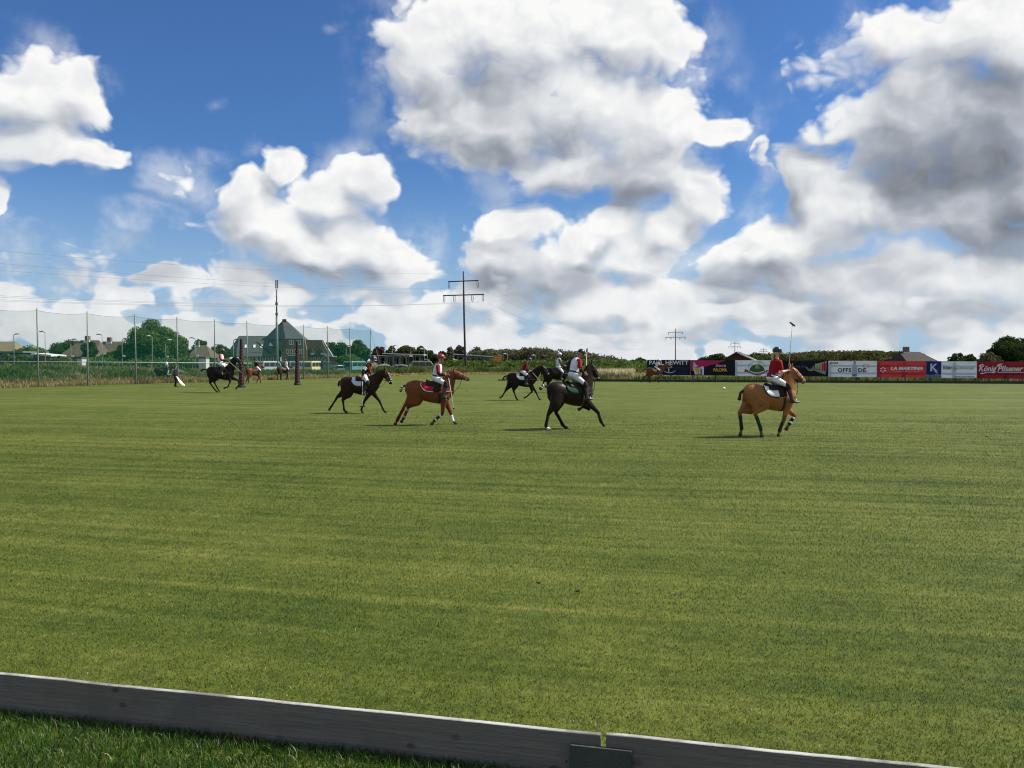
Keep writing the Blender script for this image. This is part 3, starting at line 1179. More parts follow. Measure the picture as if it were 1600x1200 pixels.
def helmet_mat(c):
    c = tuple(c)
    if c not in M_hel:
        M_hel[c] = mat('helmet_shell_%d' % len(M_hel), c, 0.35, 0.06, 8.0, spec=0.5)
    return M_hel[c]


def person(K, W, loc, yaw, scale, near):
    """K: joints in local metres; W: clothing.  Returns the body (top-level)"""
    mb = MB()
    sk = W.get('skin', (0.42, 0.24, 0.16))
    mb.col = sk
    pel, sh, head = K['pelvis'], K['chest'], K['head']
    lat = np.array((math.sin(K.get('twist', 0)), math.cos(K.get('twist', 0)), 0.0)) * np.array((-1, 1, 1))
    fwd = np.array((lat[1], -lat[0], 0.0))
    latp = np.array((0, 1.0, 0))
    neck = sh + (head - sh) * 0.34
    J = {}
    for sgn, k in ((-1, 'r'), (1, 'l')):
        J['sh' + k] = sh + lat * sgn * 0.19 - (sh - pel) / np.linalg.norm(sh - pel) * 0.035
        J['hip' + k] = pel + latp * sgn * 0.095
    spine = [pel - (sh - pel) * 0.10, pel, lerp(pel, sh, 0.3), lerp(pel, sh, 0.62), lerp(pel, sh, 0.88), sh + (sh - pel) * 0.08]
    srad = [(0.14, 0.12), (0.18, 0.138), (0.155, 0.116), (0.176, 0.132), (0.178, 0.116), (0.085, 0.075)]

    def torso(m, inf, i0=0, i1=6):
        m.tube(spine[i0:i1], [(a + inf, b + inf) for a, b in srad[i0:i1]], 16, side=tuple(lat), sub=3)
    torso(mb, 0)
    mb.tube([lerp(sh, neck, -0.2), neck, head - np.array((0, 0, 0.03))], [0.062, 0.055, 0.055], 12)
    # head
    hyaw, hpit = K.get('hyaw', 0.0), K.get('hpitch', 0.0)
    Rm = np.array(Matrix.Rotation(hyaw, 3, 'Z') @ Matrix.Rotation(hpit, 3, 'Y'))

    def H(x, y, z):
        return head + Rm @ np.array((x, y, z), float)
    mb.ell(H(0, 0, 0.02), (0.098, 0.077, 0.105), 16, 10, Rm)
    mb.ell(H(0.022, 0, -0.06), (0.066, 0.055, 0.06), 14, 8, Rm)
    mb.tube([H(0.085, 0, 0.005), H(0.112, 0, -0.03), H(0.09, 0, -0.04)], [0.010, 0.015, 0.013], 8)
    mb.ell(H(0.082, 0, -0.072), (0.012, 0.026, 0.009), 8, 6, Rm)
    for y in (-1, 1):
        mb.ell(H(-0.005, y * 0.078, -0.015), (0.018, 0.010, 0.030), 8, 6, Rm)
    arm = {}
    for sgn, k in ((-1, 'r'), (1, 'l')):
        h = np.asarray(K['hand_' + k], float)
        e = ik(J['sh' + k], h, 0.29, 0.265, K.get('elbow_pole', np.array((-0.7, sgn * 0.55, -0.6))))
        dd = h - J['sh' + k]
        L_ = np.linalg.norm(dd)
        if L_ > 0.55:
            h = J['sh' + k] + dd / L_ * 0.55
        arm[k] = (J['sh' + k], e, h)
        mb.tube([J['sh' + k] - lat * sgn * 0.05, J['sh' + k], lerp(J['sh' + k], e, 0.5), e, lerp(e, h, 0.35), h], [0.05, 0.058, 0.047, 0.039, 0.040, 0.026], 10, side=(0, 0, 1), sub=2)
        hand_shape(mb, h, (h - e), np.array(K.get('across_' + k, (0, 0.25, 1.0)), float), K.get('grip', 0.85))
    leg = {}
    for sgn, k in ((-1, 'r'), (1, 'l')):
        a = np.asarray(K['ankle_' + k], float)
        kn = ik(J['hip' + k], a, 0.44, 0.43, K.get('knee_pole', np.array((1.0, sgn * 0.35, 0.35))))
        td = np.array(K.get('toe', (1.0, sgn * 0.12, 0.05)), float)
        td = td / np.linalg.norm(td)
        leg[k] = (J['hip' + k], kn, a, td)
        mb.tube([J['hip' + k], lerp(J['hip' + k], kn, 0.45), kn, lerp(kn, a, 0.35), a], [0.088, 0.076, 0.055, 0.054, 0.036], 12, sub=2)
        mb.tube([a - td * 0.05 - np.array((0, 0, 0.045)), a + td * 0.06 - np.array((0, 0, 0.05)), a + td * 0.17 - np.array((0, 0, 0.06))], [(0.035, 0.035), (0.042, 0.032), (0.03, 0.02)], 10)
    body = mb.skin('person', 0.0115 if near else 0.018, SKIN, None, 2)
    body.location, body.rotation_euler, body.scale = loc, (0, 0, yaw), (scale,) * 3
    vx = 0.014 if near else 0.02
    # shirt
    m = MB()
    m.col = W['shirt']
    torso(m, 0.016, 1, 6)
    slv = W.get('sleeve', W['shirt'])
    for sgn, k in ((-1, 'r'), (1, 'l')):
        s_, e, h = arm[k]
        end = 0.8 if W.get('short', True) else 1.0
        m.col = slv
        m.tube([s_ - lat * sgn * 0.06, s_, lerp(s_, e, 0.5), lerp(s_, e, end)], [0.062, 0.074, 0.066, 0.062], 12, side=(0, 0, 1), sub=2)
        if not W.get('short', True):
            m.tube([lerp(s_, e, 0.9), lerp(e, h, 0.4), lerp(e, h, 0.93)], [0.055, 0.052, 0.04], 12, side=(0, 0, 1), sub=2)
    m.skin('shirt', vx, CLOTH, body, 2)
    if W.get('panel'):
        # contrast yoke over the chest and back
        q = MB()
        q.col = W['panel']
        q.tube([lerp(pel, sh, 0.60), lerp(pel, sh, 0.80), lerp(pel, sh, 0.97)], [(0.197, 0.153), (0.198, 0.145), (0.165, 0.118)], 18, side=tuple(lat), sub=3)
        q.build('shirt_panel', cloth(W['panel'], 'jersey'), body)
    if W.get('guard'):
        for k in ('r', 'l'):
            s_, e, h = arm[k]
            q = MB()
            q.tube([lerp(s_, e, 0.72), e, lerp(e, h, 0.45), lerp(e, h, 0.8)], [0.052, 0.052, 0.049, 0.04], 12, side=(0, 0, 1), sub=2)
            q.build('arm_guard', cloth(W['guard'], 'guard'), body)
    if W.get('stripes'):
        for k in ('r', 'l'):
            s_, e, h = arm[k]
            for t in (0.45, 0.62, 0.79):
                q = MB()
                q.tube([lerp(s_, e, t), lerp(s_, e, t + 0.07)], [0.078, 0.076], 12, side=(0, 0, 1))
                q.build('sleeve_stripe', cloth(W['stripes'], 'stripe'), body)
    # breeches and boots
    m = MB()
    m.col = W['breeches']
    m.tube(spine[0:3], [(a + 0.012, b + 0.012) for a, b in srad[0:3]], 16, side=tuple(lat), sub=3)
    for k in ('r', 'l'):
        hp, kn, a, td = leg[k]
        cut = 0.95 if W.get('boots') else 1.0
        if W.get('boots'):
            m.tube([hp, lerp(hp, kn, 0.4), lerp(hp, kn, 0.8), kn, lerp(kn, a, 0.12)], [0.103, 0.093, 0.074, 0.069, 0.066], 14, sub=2)
        else:
            m.tube([hp, lerp(hp, kn, 0.45), kn, lerp(kn, a, 0.5), lerp(kn, a, 0.97)], [0.105, 0.094, 0.075, 0.068, 0.062], 14, sub=2)
    m.skin('breeches' if W.get('boots') else 'trousers', vx, CLOTH, body, 2)
    if W.get('belt', True):
        q = MB()
        q.tube([lerp(pel, sh, 0.17), lerp(pel, sh, 0.25)], [(0.186, 0.146), (0.184, 0.144)], 18, side=tuple(lat))
        q.build('belt', M_tack, body)
    bc = W.get('boots') or W.get('shoes', (0.03, 0.025, 0.02))
    for k in ('r', 'l'):
        hp, kn, a, td = leg[k]
        q = MB()
        q.col = bc
        if W.get('boots'):
            q.tube([lerp(kn, a, 0.08), lerp(kn, a, 0.35), lerp(kn, a, 0.8), a + np.array((0, 0, -0.02))], [0.068, 0.071, 0.052, 0.052], 14, sub=2)
        else:
            q.tube([lerp(kn, a, 0.92), a - np.array((0, 0, 0.02))], [0.046, 0.046], 12)
        lo = np.array((0, 0, 1.0))
        q.tube([a - td * 0.065 - lo * 0.05, a + td * 0.0 - lo * 0.045, a + td * 0.1 - lo * 0.06, a + td * 0.20 - lo * 0.068], [(0.04, 0.045), (0.046, 0.052), (0.048, 0.036), (0.034, 0.022)], 12, sub=2)
        bo = q.skin('boot' if W.get('boots') else 'shoe', 0.012 if near else 0.018, CLOTH if not W.get('boots') else LEATHER, body, 2)
        if W.get('guards'):
            g = MB()
            g.tube([lerp(hp, kn, 0.86), kn + (kn - a) * 0.02, lerp(kn, a, 0.3)], [(0.074, 0.078), (0.078, 0.084), (0.078, 0.08)], 14, sub=2)
            g.build('knee_guard', cloth(W['guards'], 'guard'), body)
        if W.get('boots'):
            # stirrup iron round the foot, hanging from its leather
            g = MB()
            ft = a + td * 0.09 - lo * 0.055
            g.tube([ft + np.array((0, 0.065 * math.cos(w), 0.0)) + np.array((0, 0, 0.085 * math.sin(w))) - lo * 0.0 for w in np.linspace(-math.pi * 0.5, math.pi * 1.5, 15)], 0.007, 6, side=(1, 0, 0), cap=False)
            g.build('stirrup', M_steel, body)
    # helmet or hair
    if W.get('helmet'):
        hc = W['helmet']
        q = MB()
        n0 = len(q.v)
        ve, fa = [], []
        seg, rg = 20, 9
        for i in range(rg + 1):
            th = (math.pi * 0.56) * i / rg
            for j in range(seg):
                w = 2 * math.pi * j / seg
                ve.append(H(-0.008 + 0.138 * math.sin(th) * math.cos(w), 0.116 * math.sin(th) * math.sin(w), 0.035 + 0.124 * math.cos(th)))
        for i in range(rg):
            for j in range(seg):
                a_, b_2 = i * seg + j, i * seg + (j + 1) % seg
                fa.append((a_, a_ + seg, b_2 + seg, b_2))
        q.add(ve, fa)
        ho = q.build('helmet', helmet_mat(hc), body)
        sd = ho.modifiers.new('wall', 'SOLIDIFY')
        sd.thickness = 0.012
        q = MB()
        pk = []
        for lay in (0.0, -0.012):
            for rr in (0.112, 0.185):
                for j in range(9):
                    w = R(-62) + R(124) * j / 8
                    r2 = rr if rr < 0.15 else rr * (0.78 + 0.22 * math.cos(w * 1.3))
                    pk.append(H(r2 * math.cos(w), min(r2, 0.125) * math.sin(w) * 0.95, 0.028 + lay - (0.02 if rr > 0.15 else 0)))
        fa = []
        for j in range(8):
            fa += [(j, j + 1, 9 + j + 1, 9 + j), (18 + j, 27 + j, 27 + j + 1, 18 + j + 1), (9 + j, 9 + j + 1, 27 + j + 1, 27 + j), (j, 18 + j, 18 + j + 1, j + 1)]
        fa += [(0, 9, 27, 18), (8, 26, 35, 17)]
        q.add(pk, fa)
        q.build('brim', helmet_mat(W.get('brim', hc)), ho)
        q = MB()
        for y in (-1, 1):
            q.tube([H(0.01, y * 0.088, 0.0), H(0.02, y * 0.078, -0.07), H(0.045, y * 0.02, -0.122)], 0.006, 6, sub=2)
        q.build('chin_strap', M_tack, ho)
        if W.get('faceguard'):
            q = MB()
            for z, rr in ((-0.02, 0.15), (-0.055, 0.145)):
                q.tube([H(rr * math.cos(w) * 1.0, rr * 0.75 * math.sin(w), z) for w in np.linspace(R(-70), R(70), 9)], 0.005, 6)
            for w in (-0.7, 0, 0.7):
                q.tube([H(0.15 * math.cos(w), 0.112 * math.sin(w), 0.02), H(0.145 * math.cos(w), 0.108 * math.sin(w), -0.06)], 0.004, 6)
            q.build('face_guard', M_steel, ho)
        if W.get('stripe'):
            q = MB()
            q.tube([H(-0.008 + 0.146 * math.sin(t), 0, 0.035 + 0.132 * math.cos(t)) for t in np.linspace(-1.5, 1.5, 13)], [(0.022, 0.004)] * 13, 8)
            q.build('helmet_stripe', helmet_mat(W['stripe']), ho)
    if W.get('hair'):
        q = MB()
        hc = W['hair']
        q.col = hc
        q.ell(H(-0.025, 0, 0.01), (0.09, 0.086, 0.10), 14, 8, Rm)
        if W.get('ponytail'):
            q.tube([H(-0.09, 0, -0.02), H(-0.15, 0, -0.07), H(-0.155, 0, -0.17), H(-0.12, 0, -0.27)], [0.03, 0.036, 0.032, 0.012], 10, sub=3)
        if W.get('cap') is None and not W.get('helmet'):
            q.ell(H(-0.012, 0, 0.055), (0.098, 0.083, 0.082), 14, 8, Rm)
        q.build('hair', cloth(hc, 'hair'), body)
    for y in (-1, 1):
        q = MB()
        q.ell(H(0.088, y * 0.031, 0.012), (0.009, 0.012, 0.008), 8, 6, Rm)
        q.build('eye', M_eye, body)
    tag(body, W['label'], 'person', W.get('group'))
    return body, arm


LEATHER = attr_mat('boot_leather', 0.4, 0.5, 0.15, 14.0)
M_cane = mat('mallet_cane', (0.55, 0.45, 0.28), 0.5, 0.1, 10.0)
M_canew = mat('mallet_cane_white', (0.72, 0.70, 0.66), 0.5, 0.06, 10.0)
M_grip = mat('mallet_grip', (0.03, 0.03, 0.03), 0.8, 0.1, 20.0)
M_mhead = mat('mallet_head', (0.04, 0.03, 0.025), 0.55, 0.2, 20.0)
M_mheadl = mat('mallet_head_pale', (0.5, 0.42, 0.28), 0.55, 0.15, 20.0)


def mallet(hand, tip, hdir, loc, yaw, scale, label, shaft=None, head=None):
    """cane with grip and sling at the hand and a cigar shaped head at the tip"""
    root = empty('polo_mallet', loc, yaw, scale)
    tag(root, label, 'mallet', 'polo mallets')
    hand, tip = np.asarray(hand, float), np.asarray(tip, float)
    d = (tip - hand) / np.linalg.norm(tip - hand)
    m = MB()
    m.tube([hand - d * 0.06, tip], [0.011, 0.008], 8)
    m.build('shaft', shaft or M_cane, root)
    m = MB()
    m.tube([hand - d * 0.10, hand - d * 0.06, hand + d * 0.12], [0.02, 0.017, 0.015], 10)
    m.build('grip', M_grip, root)
    h = np.asarray(hdir, float)
    h = h / np.linalg.norm(h)
    m = MB()
    m.tube([tip - h * 0.125, tip - h * 0.10, tip, tip + h * 0.10, tip + h * 0.125], [0.016, 0.024, 0.028, 0.024, 0.016], 12)
    m.build('head', head or M_mhead, root)
    return root


def rider(S, W, head, chest, pelvis, hand_r, hand_l, ankle, **kw):
    """seats a rider on horse S from points read off the photo; the near side is the right side"""
    L = S['L']
    K = dict(kw)
    K['pelvis'] = L(pelvis)
    K['pelvis'][2] = max(min(K['pelvis'][2], S.get('seat_max', 1.70)), 1.56)
    ch = L(chest)
    d = ch - K['pelvis']
    n = np.linalg.norm(d)
    ch = K['pelvis'] + d / n * min(max(n, 0.46), 0.52)
    K['chest'] = ch
    hd = L(head)
    d = hd - ch
    n = np.linalg.norm(d)
    K['head'] = ch + d / n * min(max(n, 0.215), 0.25)
    K['head'][1] += kw.get('head_y', 0.0)
    an = L(ankle)
    for sgn, k in ((-1, 'r'), (1, 'l')):
        K['ankle_' + k] = v3(an[0] - 0.08, max(an[2] + 0.03, 0.82), sgn * 0.40)
    K['knee_pole'] = None
    K.pop('knee_pole')
    K['hand_r'] = L(hand_r, kw.get('yr', -0.2)) if hand_r is not None else S['rein_hand'] + v3(-0.06, 0.0, -0.06)
    K['hand_l'] = L(hand_l, kw.get('yl', 0.12)) if hand_l is not None else S['rein_hand'] + v3(-0.08, 0.0, 0.06)
    g = S['g']
    W.setdefault('group', 'polo players on horseback')
    sc = S.get('scale', 1.0)
    body, arm = person(K, W, (g.x, g.y, 0.004), S['yawr'], sc, FPX / g.y * sc > 26)
    return body, arm


# ------------------------------------------------------------------ the players and their ponies
CHEST = (0.30, 0.125, 0.045)
BAY = (0.085, 0.036, 0.018)
DARK = (0.020, 0.014, 0.011)
BLK = (0.011, 0.009, 0.008)
WHT = (0.72, 0.72, 0.72)
RED = (0.27, 0.012, 0.016)
NAVY = (0.012, 0.016, 0.045)
BOOT = (0.022, 0.014, 0.010)


def mal(S, arm, tip, hdir, label, hand='r', y=-0.3, **kw):
    h = arm[hand][2] + (arm[hand][2] - arm[hand][1]) / 0.265 * 0.07
    g = S['g']
    L = S['L']
    t = L(tip, y)
    t[0] += (y + 0.2) * math.tan(S['yawr'])
    d = t - h
    n = np.linalg.norm(d)
    t = h + d / n * min(max(n, 1.15), 1.32) if not kw.pop('exact', False) else t
    return mallet(h, t, hdir, (g.x, g.y, 0.004), S['yawr'], S.get('scale', 1.0), label, **kw)


# light chestnut with white saddle cloth, nearest on the right
J = dict(x0=1203, gy=682, yaw=12, coat=(0.30, 0.122, 0.043), points=(0.18, 0.072, 0.028), mane=(0.045, 0.024, 0.014), blaze=0.02, nose=(0.16, 0.10, 0.07),
         poll=(1237.5, 577), muzzle=(1256.5, 594.5), tail=(1151.5, 624), tail_r=0.06, cloth=(0.75, 0.75, 0.74), cloth_trim=(0.03, 0.02, 0.02), reins=(1226, 584),
         legs=[('h', 1, ((1156.5, 643.5), (1159.5, 669), (1157.5, 679))), ('h', -1, ((1174, 644.8), (1183.5, 669), (1185, 681))),
               ('f', -1, ((1222.3, 655), (1215.5, 672), (1214, 682))), ('f', 1, ((1248, 651), (1240, 663), (1234.5, 671.5)))],
         wraps={0: ((0.03, 0.025, 0.02),), 1: ((0.02, 0.045, 0.03),), 2: ((0.03, 0.025, 0.022),), 3: ((0.03, 0.025, 0.022), WHT)},
         label='light chestnut horse with white saddle cloth, the nearest horse on the right')
horse(J)
Wj = dict(shirt=RED, breeches=(0.70, 0.71, 0.74), boots=BOOT, guards=(0.02, 0.018, 0.018), helmet=(0.012, 0.012, 0.014), hair=(0.55, 0.40, 0.20), ponytail=True, short=True,
          skin=(0.55, 0.34, 0.24), label='rider in red shirt with blond ponytail holding a mallet upright, on light chestnut horse')
bj, aj = rider(J, Wj, (1214.5, 548), (1213, 564), (1205, 591), (1226, 579), None, (1232, 626), hyaw=0.0, yr=-0.16, across_r=(1, 0, 0.2))
mal(J, aj, (1235, 506.5), (0.9, 0.35, -0.45), 'mallet raised straight up by the rider in red with the ponytail', y=-0.1)

# dark horse turned away, white shirted rider
I = dict(x0=892, gy=670.5, yaw=26, coat=DARK, points=BLK, poll=(924, 571), muzzle=(936, 589.5), tail=(843, 607), tail_r=0.055, cloth=(0.018, 0.055, 0.03), reins=(909, 586),
         socks={0: (0.6, 0.57, 0.52)}, pale_hoof=True,
         legs=[('h', -1, ((853, 645), (848.8, 663.5), (854, 670.5))), ('h', 1, ((871.5, 644), (882.5, 664.5), (888, 670.5))),
               ('f', -1, ((933, 645.5), (938.5, 660.5), (942.7, 666))), ('f', 1, ((926, 641), (915, 637), (908.5, 640.5)))],
         wraps={0: (BLK,), 1: (BLK,), 2: ((0.015, 0.014, 0.014),)}, saddle_x=0.10, tail_bands=True,
         label='black horse with green saddle cloth turned slightly away, nearest in the centre')
horse(I)
Wi = dict(shirt=(0.66, 0.69, 0.76), sleeve=(0.30, 0.02, 0.03), breeches=(0.66, 0.67, 0.72), boots=BOOT, guards=(0.03, 0.018, 0.012), helmet=(0.014, 0.013, 0.013), brim=(0.5, 0.5, 0.5), guard=(0.02, 0.017, 0.016),
          skin=(0.30, 0.17, 0.11), label='rider in white shirt with red sleeves and black helmet, head bowed, on black horse')
bi, ai = rider(I, Wi, (910, 551), (901.5, 561), (895, 586), (909, 583), None, (911.5, 622), hpitch=0.45, yr=-0.2, across_r=(1, 0, 0.2))
mal(I, ai, (917.5, 549), (0.25, 0.25, 1), 'mallet held upright before the helmet of the bowed rider on black horse', y=0.78, exact=True, head=M_mhead)

# chestnut with red saddle cloth
F = dict(x0=672.5, gy=664, yaw=2, coat=(0.165, 0.052, 0.019), points=(0.13, 0.045, 0.02), mane=(0.06, 0.03, 0.015), nose=(0.07, 0.045, 0.035),
         poll=(708.8, 582), muzzle=(731.4, 592.6), tail=(626, 611.5), tail_r=0.05, tail_bands=True, cloth=(0.36, 0.02, 0.03), cloth_trim=WHT, reins=(699, 587), breast=(0.45, 0.28, 0.25),
         legs=[('h', -1, ((634, 632.5), (622, 655), (618.3, 664))), ('h', 1, ((638, 636), (630, 654), (627, 659))),
               ('f', -1, ((691.5, 646.5), (679.5, 656.5), (675, 662.5))), ('f', 1, ((704.5, 647), (707, 657.5), (712, 664)))],
         wraps={0: ((0.10, 0.012, 0.012),), 1: ((0.30, 0.02, 0.02), (0.5, 0.5, 0.5)), 2: ((0.03, 0.025, 0.025), WHT), 3: ((0.7, 0.68, 0.66),)},
         label='red chestnut horse with red saddle cloth and banded tail, walking beside the pole')
horse(F)
Wf = dict(shirt=(0.62, 0.67, 0.78), sleeve=(0.28, 0.02, 0.04), breeches=(0.72, 0.72, 0.74), boots=(0.02, 0.016, 0.015), guards=(0.02, 0.02, 0.024), helmet=(0.24, 0.012, 0.016), guard=(0.02, 0.018, 0.02),
          skin=(0.42, 0.25, 0.18), label='rider in red helmet and white shirt with red sleeves, on red chestnut horse')
bf, af = rider(F, Wf, (689.8, 557.5), (685.3, 571.5), (681.5, 592.5), (697.5, 585), None, (697.5, 620), yr=-0.2, across_r=(1, 0, 0.2))
mal(F, af, (710, 637.5), (0.15, -1, 0.1), 'mallet hanging down past the shoulder of the red chestnut horse', y=-0.42, shaft=M_canew)

# dark bay stretched in canter
E = dict(x0=563, gy=645.5, yaw=-4, coat=(0.030, 0.015, 0.010), points=BLK, poll=(602.5, 580.5), muzzle=(610.8, 596.3), head_y=-0.10, blaze=0.03, tail=(528.6, 603.5), tail_r=0.035, cloth=(0.55, 0.58, 0.66), reins=(584, 584),
         legs=[('h', 1, ((525.5, 620.5), (515, 636.5), (512.3, 640.5))), ('h', -1, ((537, 624.5), (538.6, 640), (542.5, 645.5))),
               ('f', -1, ((571, 626.5), (566, 640), (568, 645.5))), ('f', 1, ((592, 626.5), (598.5, 640.5), (602, 645.5)))],
         label='dark bay horse with pale blue saddle cloth and white blaze')
horse(E)
We = dict(shirt=(0.030, 0.012, 0.016), panel=(0.33, 0.015, 0.02), sleeve=(0.02, 0.013, 0.016), stripes=WHT, breeches=WHT, boots=BOOT, guards=(0.02, 0.016, 0.016), helmet=NAVY, stripe=(0.5, 0.5, 0.55), brim=(0.25, 0.27, 0.4),
          skin=(0.35, 0.2, 0.14), guard=(0.02, 0.018, 0.02), label='rider in red and black shirt with navy striped helmet, leaning forward on dark bay horse')
be, ae = rider(E, We, (584.5, 560.5), (577.5, 569.5), (570, 590), (570.5, 588.5), None, (574.5, 613.5), hpitch=0.3, yr=-0.36, across_r=(1, 0, 0.2))
mal(E, ae, (570.6, 627.5), (1, 0.15, 0.0), 'white mallet hanging straight down beside the dark bay horse', y=-0.50, shaft=M_canew)

# black horse with white cloth in the centre
G = dict(x0=815.5, gy=625.5, yaw=0, coat=(0.016, 0.011, 0.009), points=BLK, poll=(847.5, 573.5), muzzle=(857, 585), tail=(786, 592.5), tail_r=0.04, cloth=(0.70, 0.70, 0.70), reins=(829, 581),
         legs=[('h', 1, ((790, 610.5), (784.5, 619.5), (781.5, 621.5))), ('h', -1, ((802.5, 610.7), (806, 620.5), (808.5, 625.5))),
               ('f', -1, ((831, 612), (823, 620), (819.3, 621.5))), ('f', 1, ((837.5, 613), (842, 622.5), (844.5, 625.5)))],
         label='black horse with white saddle cloth cantering, left of the black horse with the green cloth')
horse(G)
Wg = dict(shirt=(0.19, 0.010, 0.014), sleeve=(0.10, 0.012, 0.018), breeches=WHT, boots=BOOT, guards=(0.03, 0.02, 0.02), helmet=(0.012, 0.02, 0.06), guard=(0.02, 0.016, 0.016),
          skin=(0.45, 0.27, 0.19), label='rider in dark red shirt and blue helmet, leaning forward on black horse with white cloth')
bg_, ag = rider(G, Wg, (828.5, 561), (823, 568.5), (817, 582), (828, 579), None, (823, 599.5), hpitch=0.25, yr=-0.2, across_r=(1, 0, 0.2))
mal(G, ag, (845, 597), (0.3, -1, 0.1), 'mallet pointing down before the rider in dark red shirt', y=-0.25)

# black horse partly hidden behind
Hh = dict(x0=868.5, gy=613, yaw=8, scale=1.13, coat=(0.015, 0.011, 0.010), points=BLK, poll=(901, 560), muzzle=(909, 569), tail=(846, 586), cloth=(0.05, 0.04, 0.04), reins=(883, 572),
          legs=[('h', 1, ((850.5, 596), (846.5, 605), (844.5, 608))), ('h', -1, ((855, 601), (857, 609.5), (859, 613))),
                ('f', -1, ((879, 601.5), (879.5, 609.5), (881, 613))), ('f', 1, ((884, 600), (886, 609), (888, 613)))],
          label='black horse half hidden behind the other black horses in the centre', seat_max=1.70)
horse(Hh)
Wh = dict(shirt=(0.68, 0.68, 0.70), panel=(0.66, 0.66, 0.68), sleeve=(0.10, 0.07, 0.09), breeches=WHT, boots=BOOT, helmet=(0.6, 0.6, 0.58), brim=(0.02, 0.02, 0.02), guard=(0.04, 0.03, 0.03),
          skin=(0.30, 0.18, 0.12), label='rider in white with pale helmet, seen between the two black horses')
bh, ah = rider(Hh, Wh, (875, 551.5), (873.5, 561), (872, 575), (881, 571), None, (876, 592), yr=-0.2)

# dark horse galloping at the goal
B = dict(x0=345.5, gy=613, yaw=0, scale=1.17, coat=(0.018, 0.012, 0.010), points=BLK, poll=(367.8, 559.5), muzzle=(378, 567.2), tail=(314, 580), tail_r=0.04, cloth=(0.03, 0.03, 0.035), reins=(356, 563.5),
         legs=[('h', 1, ((333.5, 597), (338, 606), (341.5, 611))), ('h', -1, ((329.5, 598), (336, 607.5), (340.5, 613))),
               ('f', -1, ((361, 596.5), (357, 604.5), (351.5, 606.5))), ('f', 1, ((371, 594.5), (372.5, 601.5), (368, 607.5)))],
         label='dark brown horse galloping past the left goal post', ears=0)
horse(B)
Wb = dict(shirt=(0.66, 0.62, 0.64), sleeve=(0.42, 0.05, 0.07), breeches=WHT, boots=BOOT, helmet=(0.10, 0.05, 0.02), guard=(0.05, 0.015, 0.02), skin=(0.12, 0.07, 0.05),
          label='rider in white shirt with red sleeves, galloping past the left goal post')
bb, ab = rider(B, Wb, (348.8, 547), (346.3, 555), (344.5, 568.5), (355, 562.5), None, (351.5, 583), yr=-0.18, across_r=(1, 0, 0.2))
mal(B, ab, (379, 581), (0.2, -1, 0.1), 'thin mallet pointing down in front of the galloping dark horse', y=-0.3)

# chestnut seen from behind near the goal
Cc = dict(x0=396.5, gy=598.8, yaw=52, coat=(0.12, 0.042, 0.018), points=(0.03, 0.014, 0.010), poll=(404, 570), muzzle=(408, 574.5), tail=(386.5, 583), cloth=(0.10, 0.06, 0.04), reins=(402, 575),
          legs=[('h', -1, ((389, 590), (387.5, 595), (386.5, 598.8))), ('h', 1, ((392, 590.5), (391.5, 595.5), (391.5, 598.8))),
                ('f', -1, ((401, 590.5), (399.5, 596), (398.5, 598.8))), ('f', 1, ((404, 590), (405, 596), (405, 598.8)))],
          label='bay horse walking away between the two goal posts')
horse(Cc)
Wc = dict(shirt=(0.02, 0.018, 0.022), breeches=WHT, boots=BOOT, helmet=(0.014, 0.014, 0.016), short=False, label='rider in black jacket on the bay horse between the goal posts')
rider(Cc, Wc, (398.8, 562.5), (399, 567), (399.5, 575), None, None, (400.5, 585))

# grey-brown horse behind the net
D = dict(x0=444, gy=593.6, yaw=38, coat=(0.05, 0.035, 0.025), points=BLK, poll=(451, 571), muzzle=(455, 575), tail=(437, 584), cloth=(0.2, 0.15, 0.1), reins=(448, 573),
         legs=[('h', -1, ((439, 587.5), (438.5, 591.5), (439, 593.6))), ('h', 1, ((441, 587.5), (440.5, 591.5), (441, 593.6))),
               ('f', -1, ((447, 587.5), (446.5, 591.5), (446.8, 593.6))), ('f', 1, ((449, 587.5), (449.5, 591.5), (450.2, 593.6)))],
         label='dark horse standing behind the net left of the right goal post')
horse(D)
Wd = dict(shirt=(0.75, 0.75, 0.75), breeches=(0.6, 0.6, 0.6), boots=BOOT, helmet=(0.05, 0.03, 0.025), label='rider in loose white shirt behind the net, left of the right goal post')
rider(D, Wd, (446.5, 565), (446.8, 568.5), (446.6, 575), None, None, (447.5, 583))

# dark horse behind the net far left
A = dict(x0=255, gy=597.8, yaw=14, coat=(0.035, 0.026, 0.020), points=BLK, poll=(268, 572), muzzle=(275, 577), tail=(246, 583), cloth=(0.10, 0.06, 0.04), reins=(265, 574),
         legs=[('h', 1, ((246.5, 589.5), (246.3, 594.5), (246.5, 597.8))), ('h', -1, ((251, 589.5), (252, 594.5), (252.5, 597.8))),
               ('f', -1, ((261, 590), (259, 595), (258, 597.8))), ('f', 1, ((263.5, 590), (264.5, 595), (265, 597.8)))],
         label='dark brown horse standing behind the net, far left beside the walking person')
horse(A)
Wa = dict(shirt=(0.75, 0.75, 0.77), breeches=(0.05, 0.07, 0.08), boots=(0.5, 0.5, 0.5), helmet=(0.03, 0.025, 0.02), label='rider in white shirt and dark trousers behind the net, far left')
rider(A, Wa, (260, 565), (260, 569), (260, 575.5), None, None, (263.5, 585))

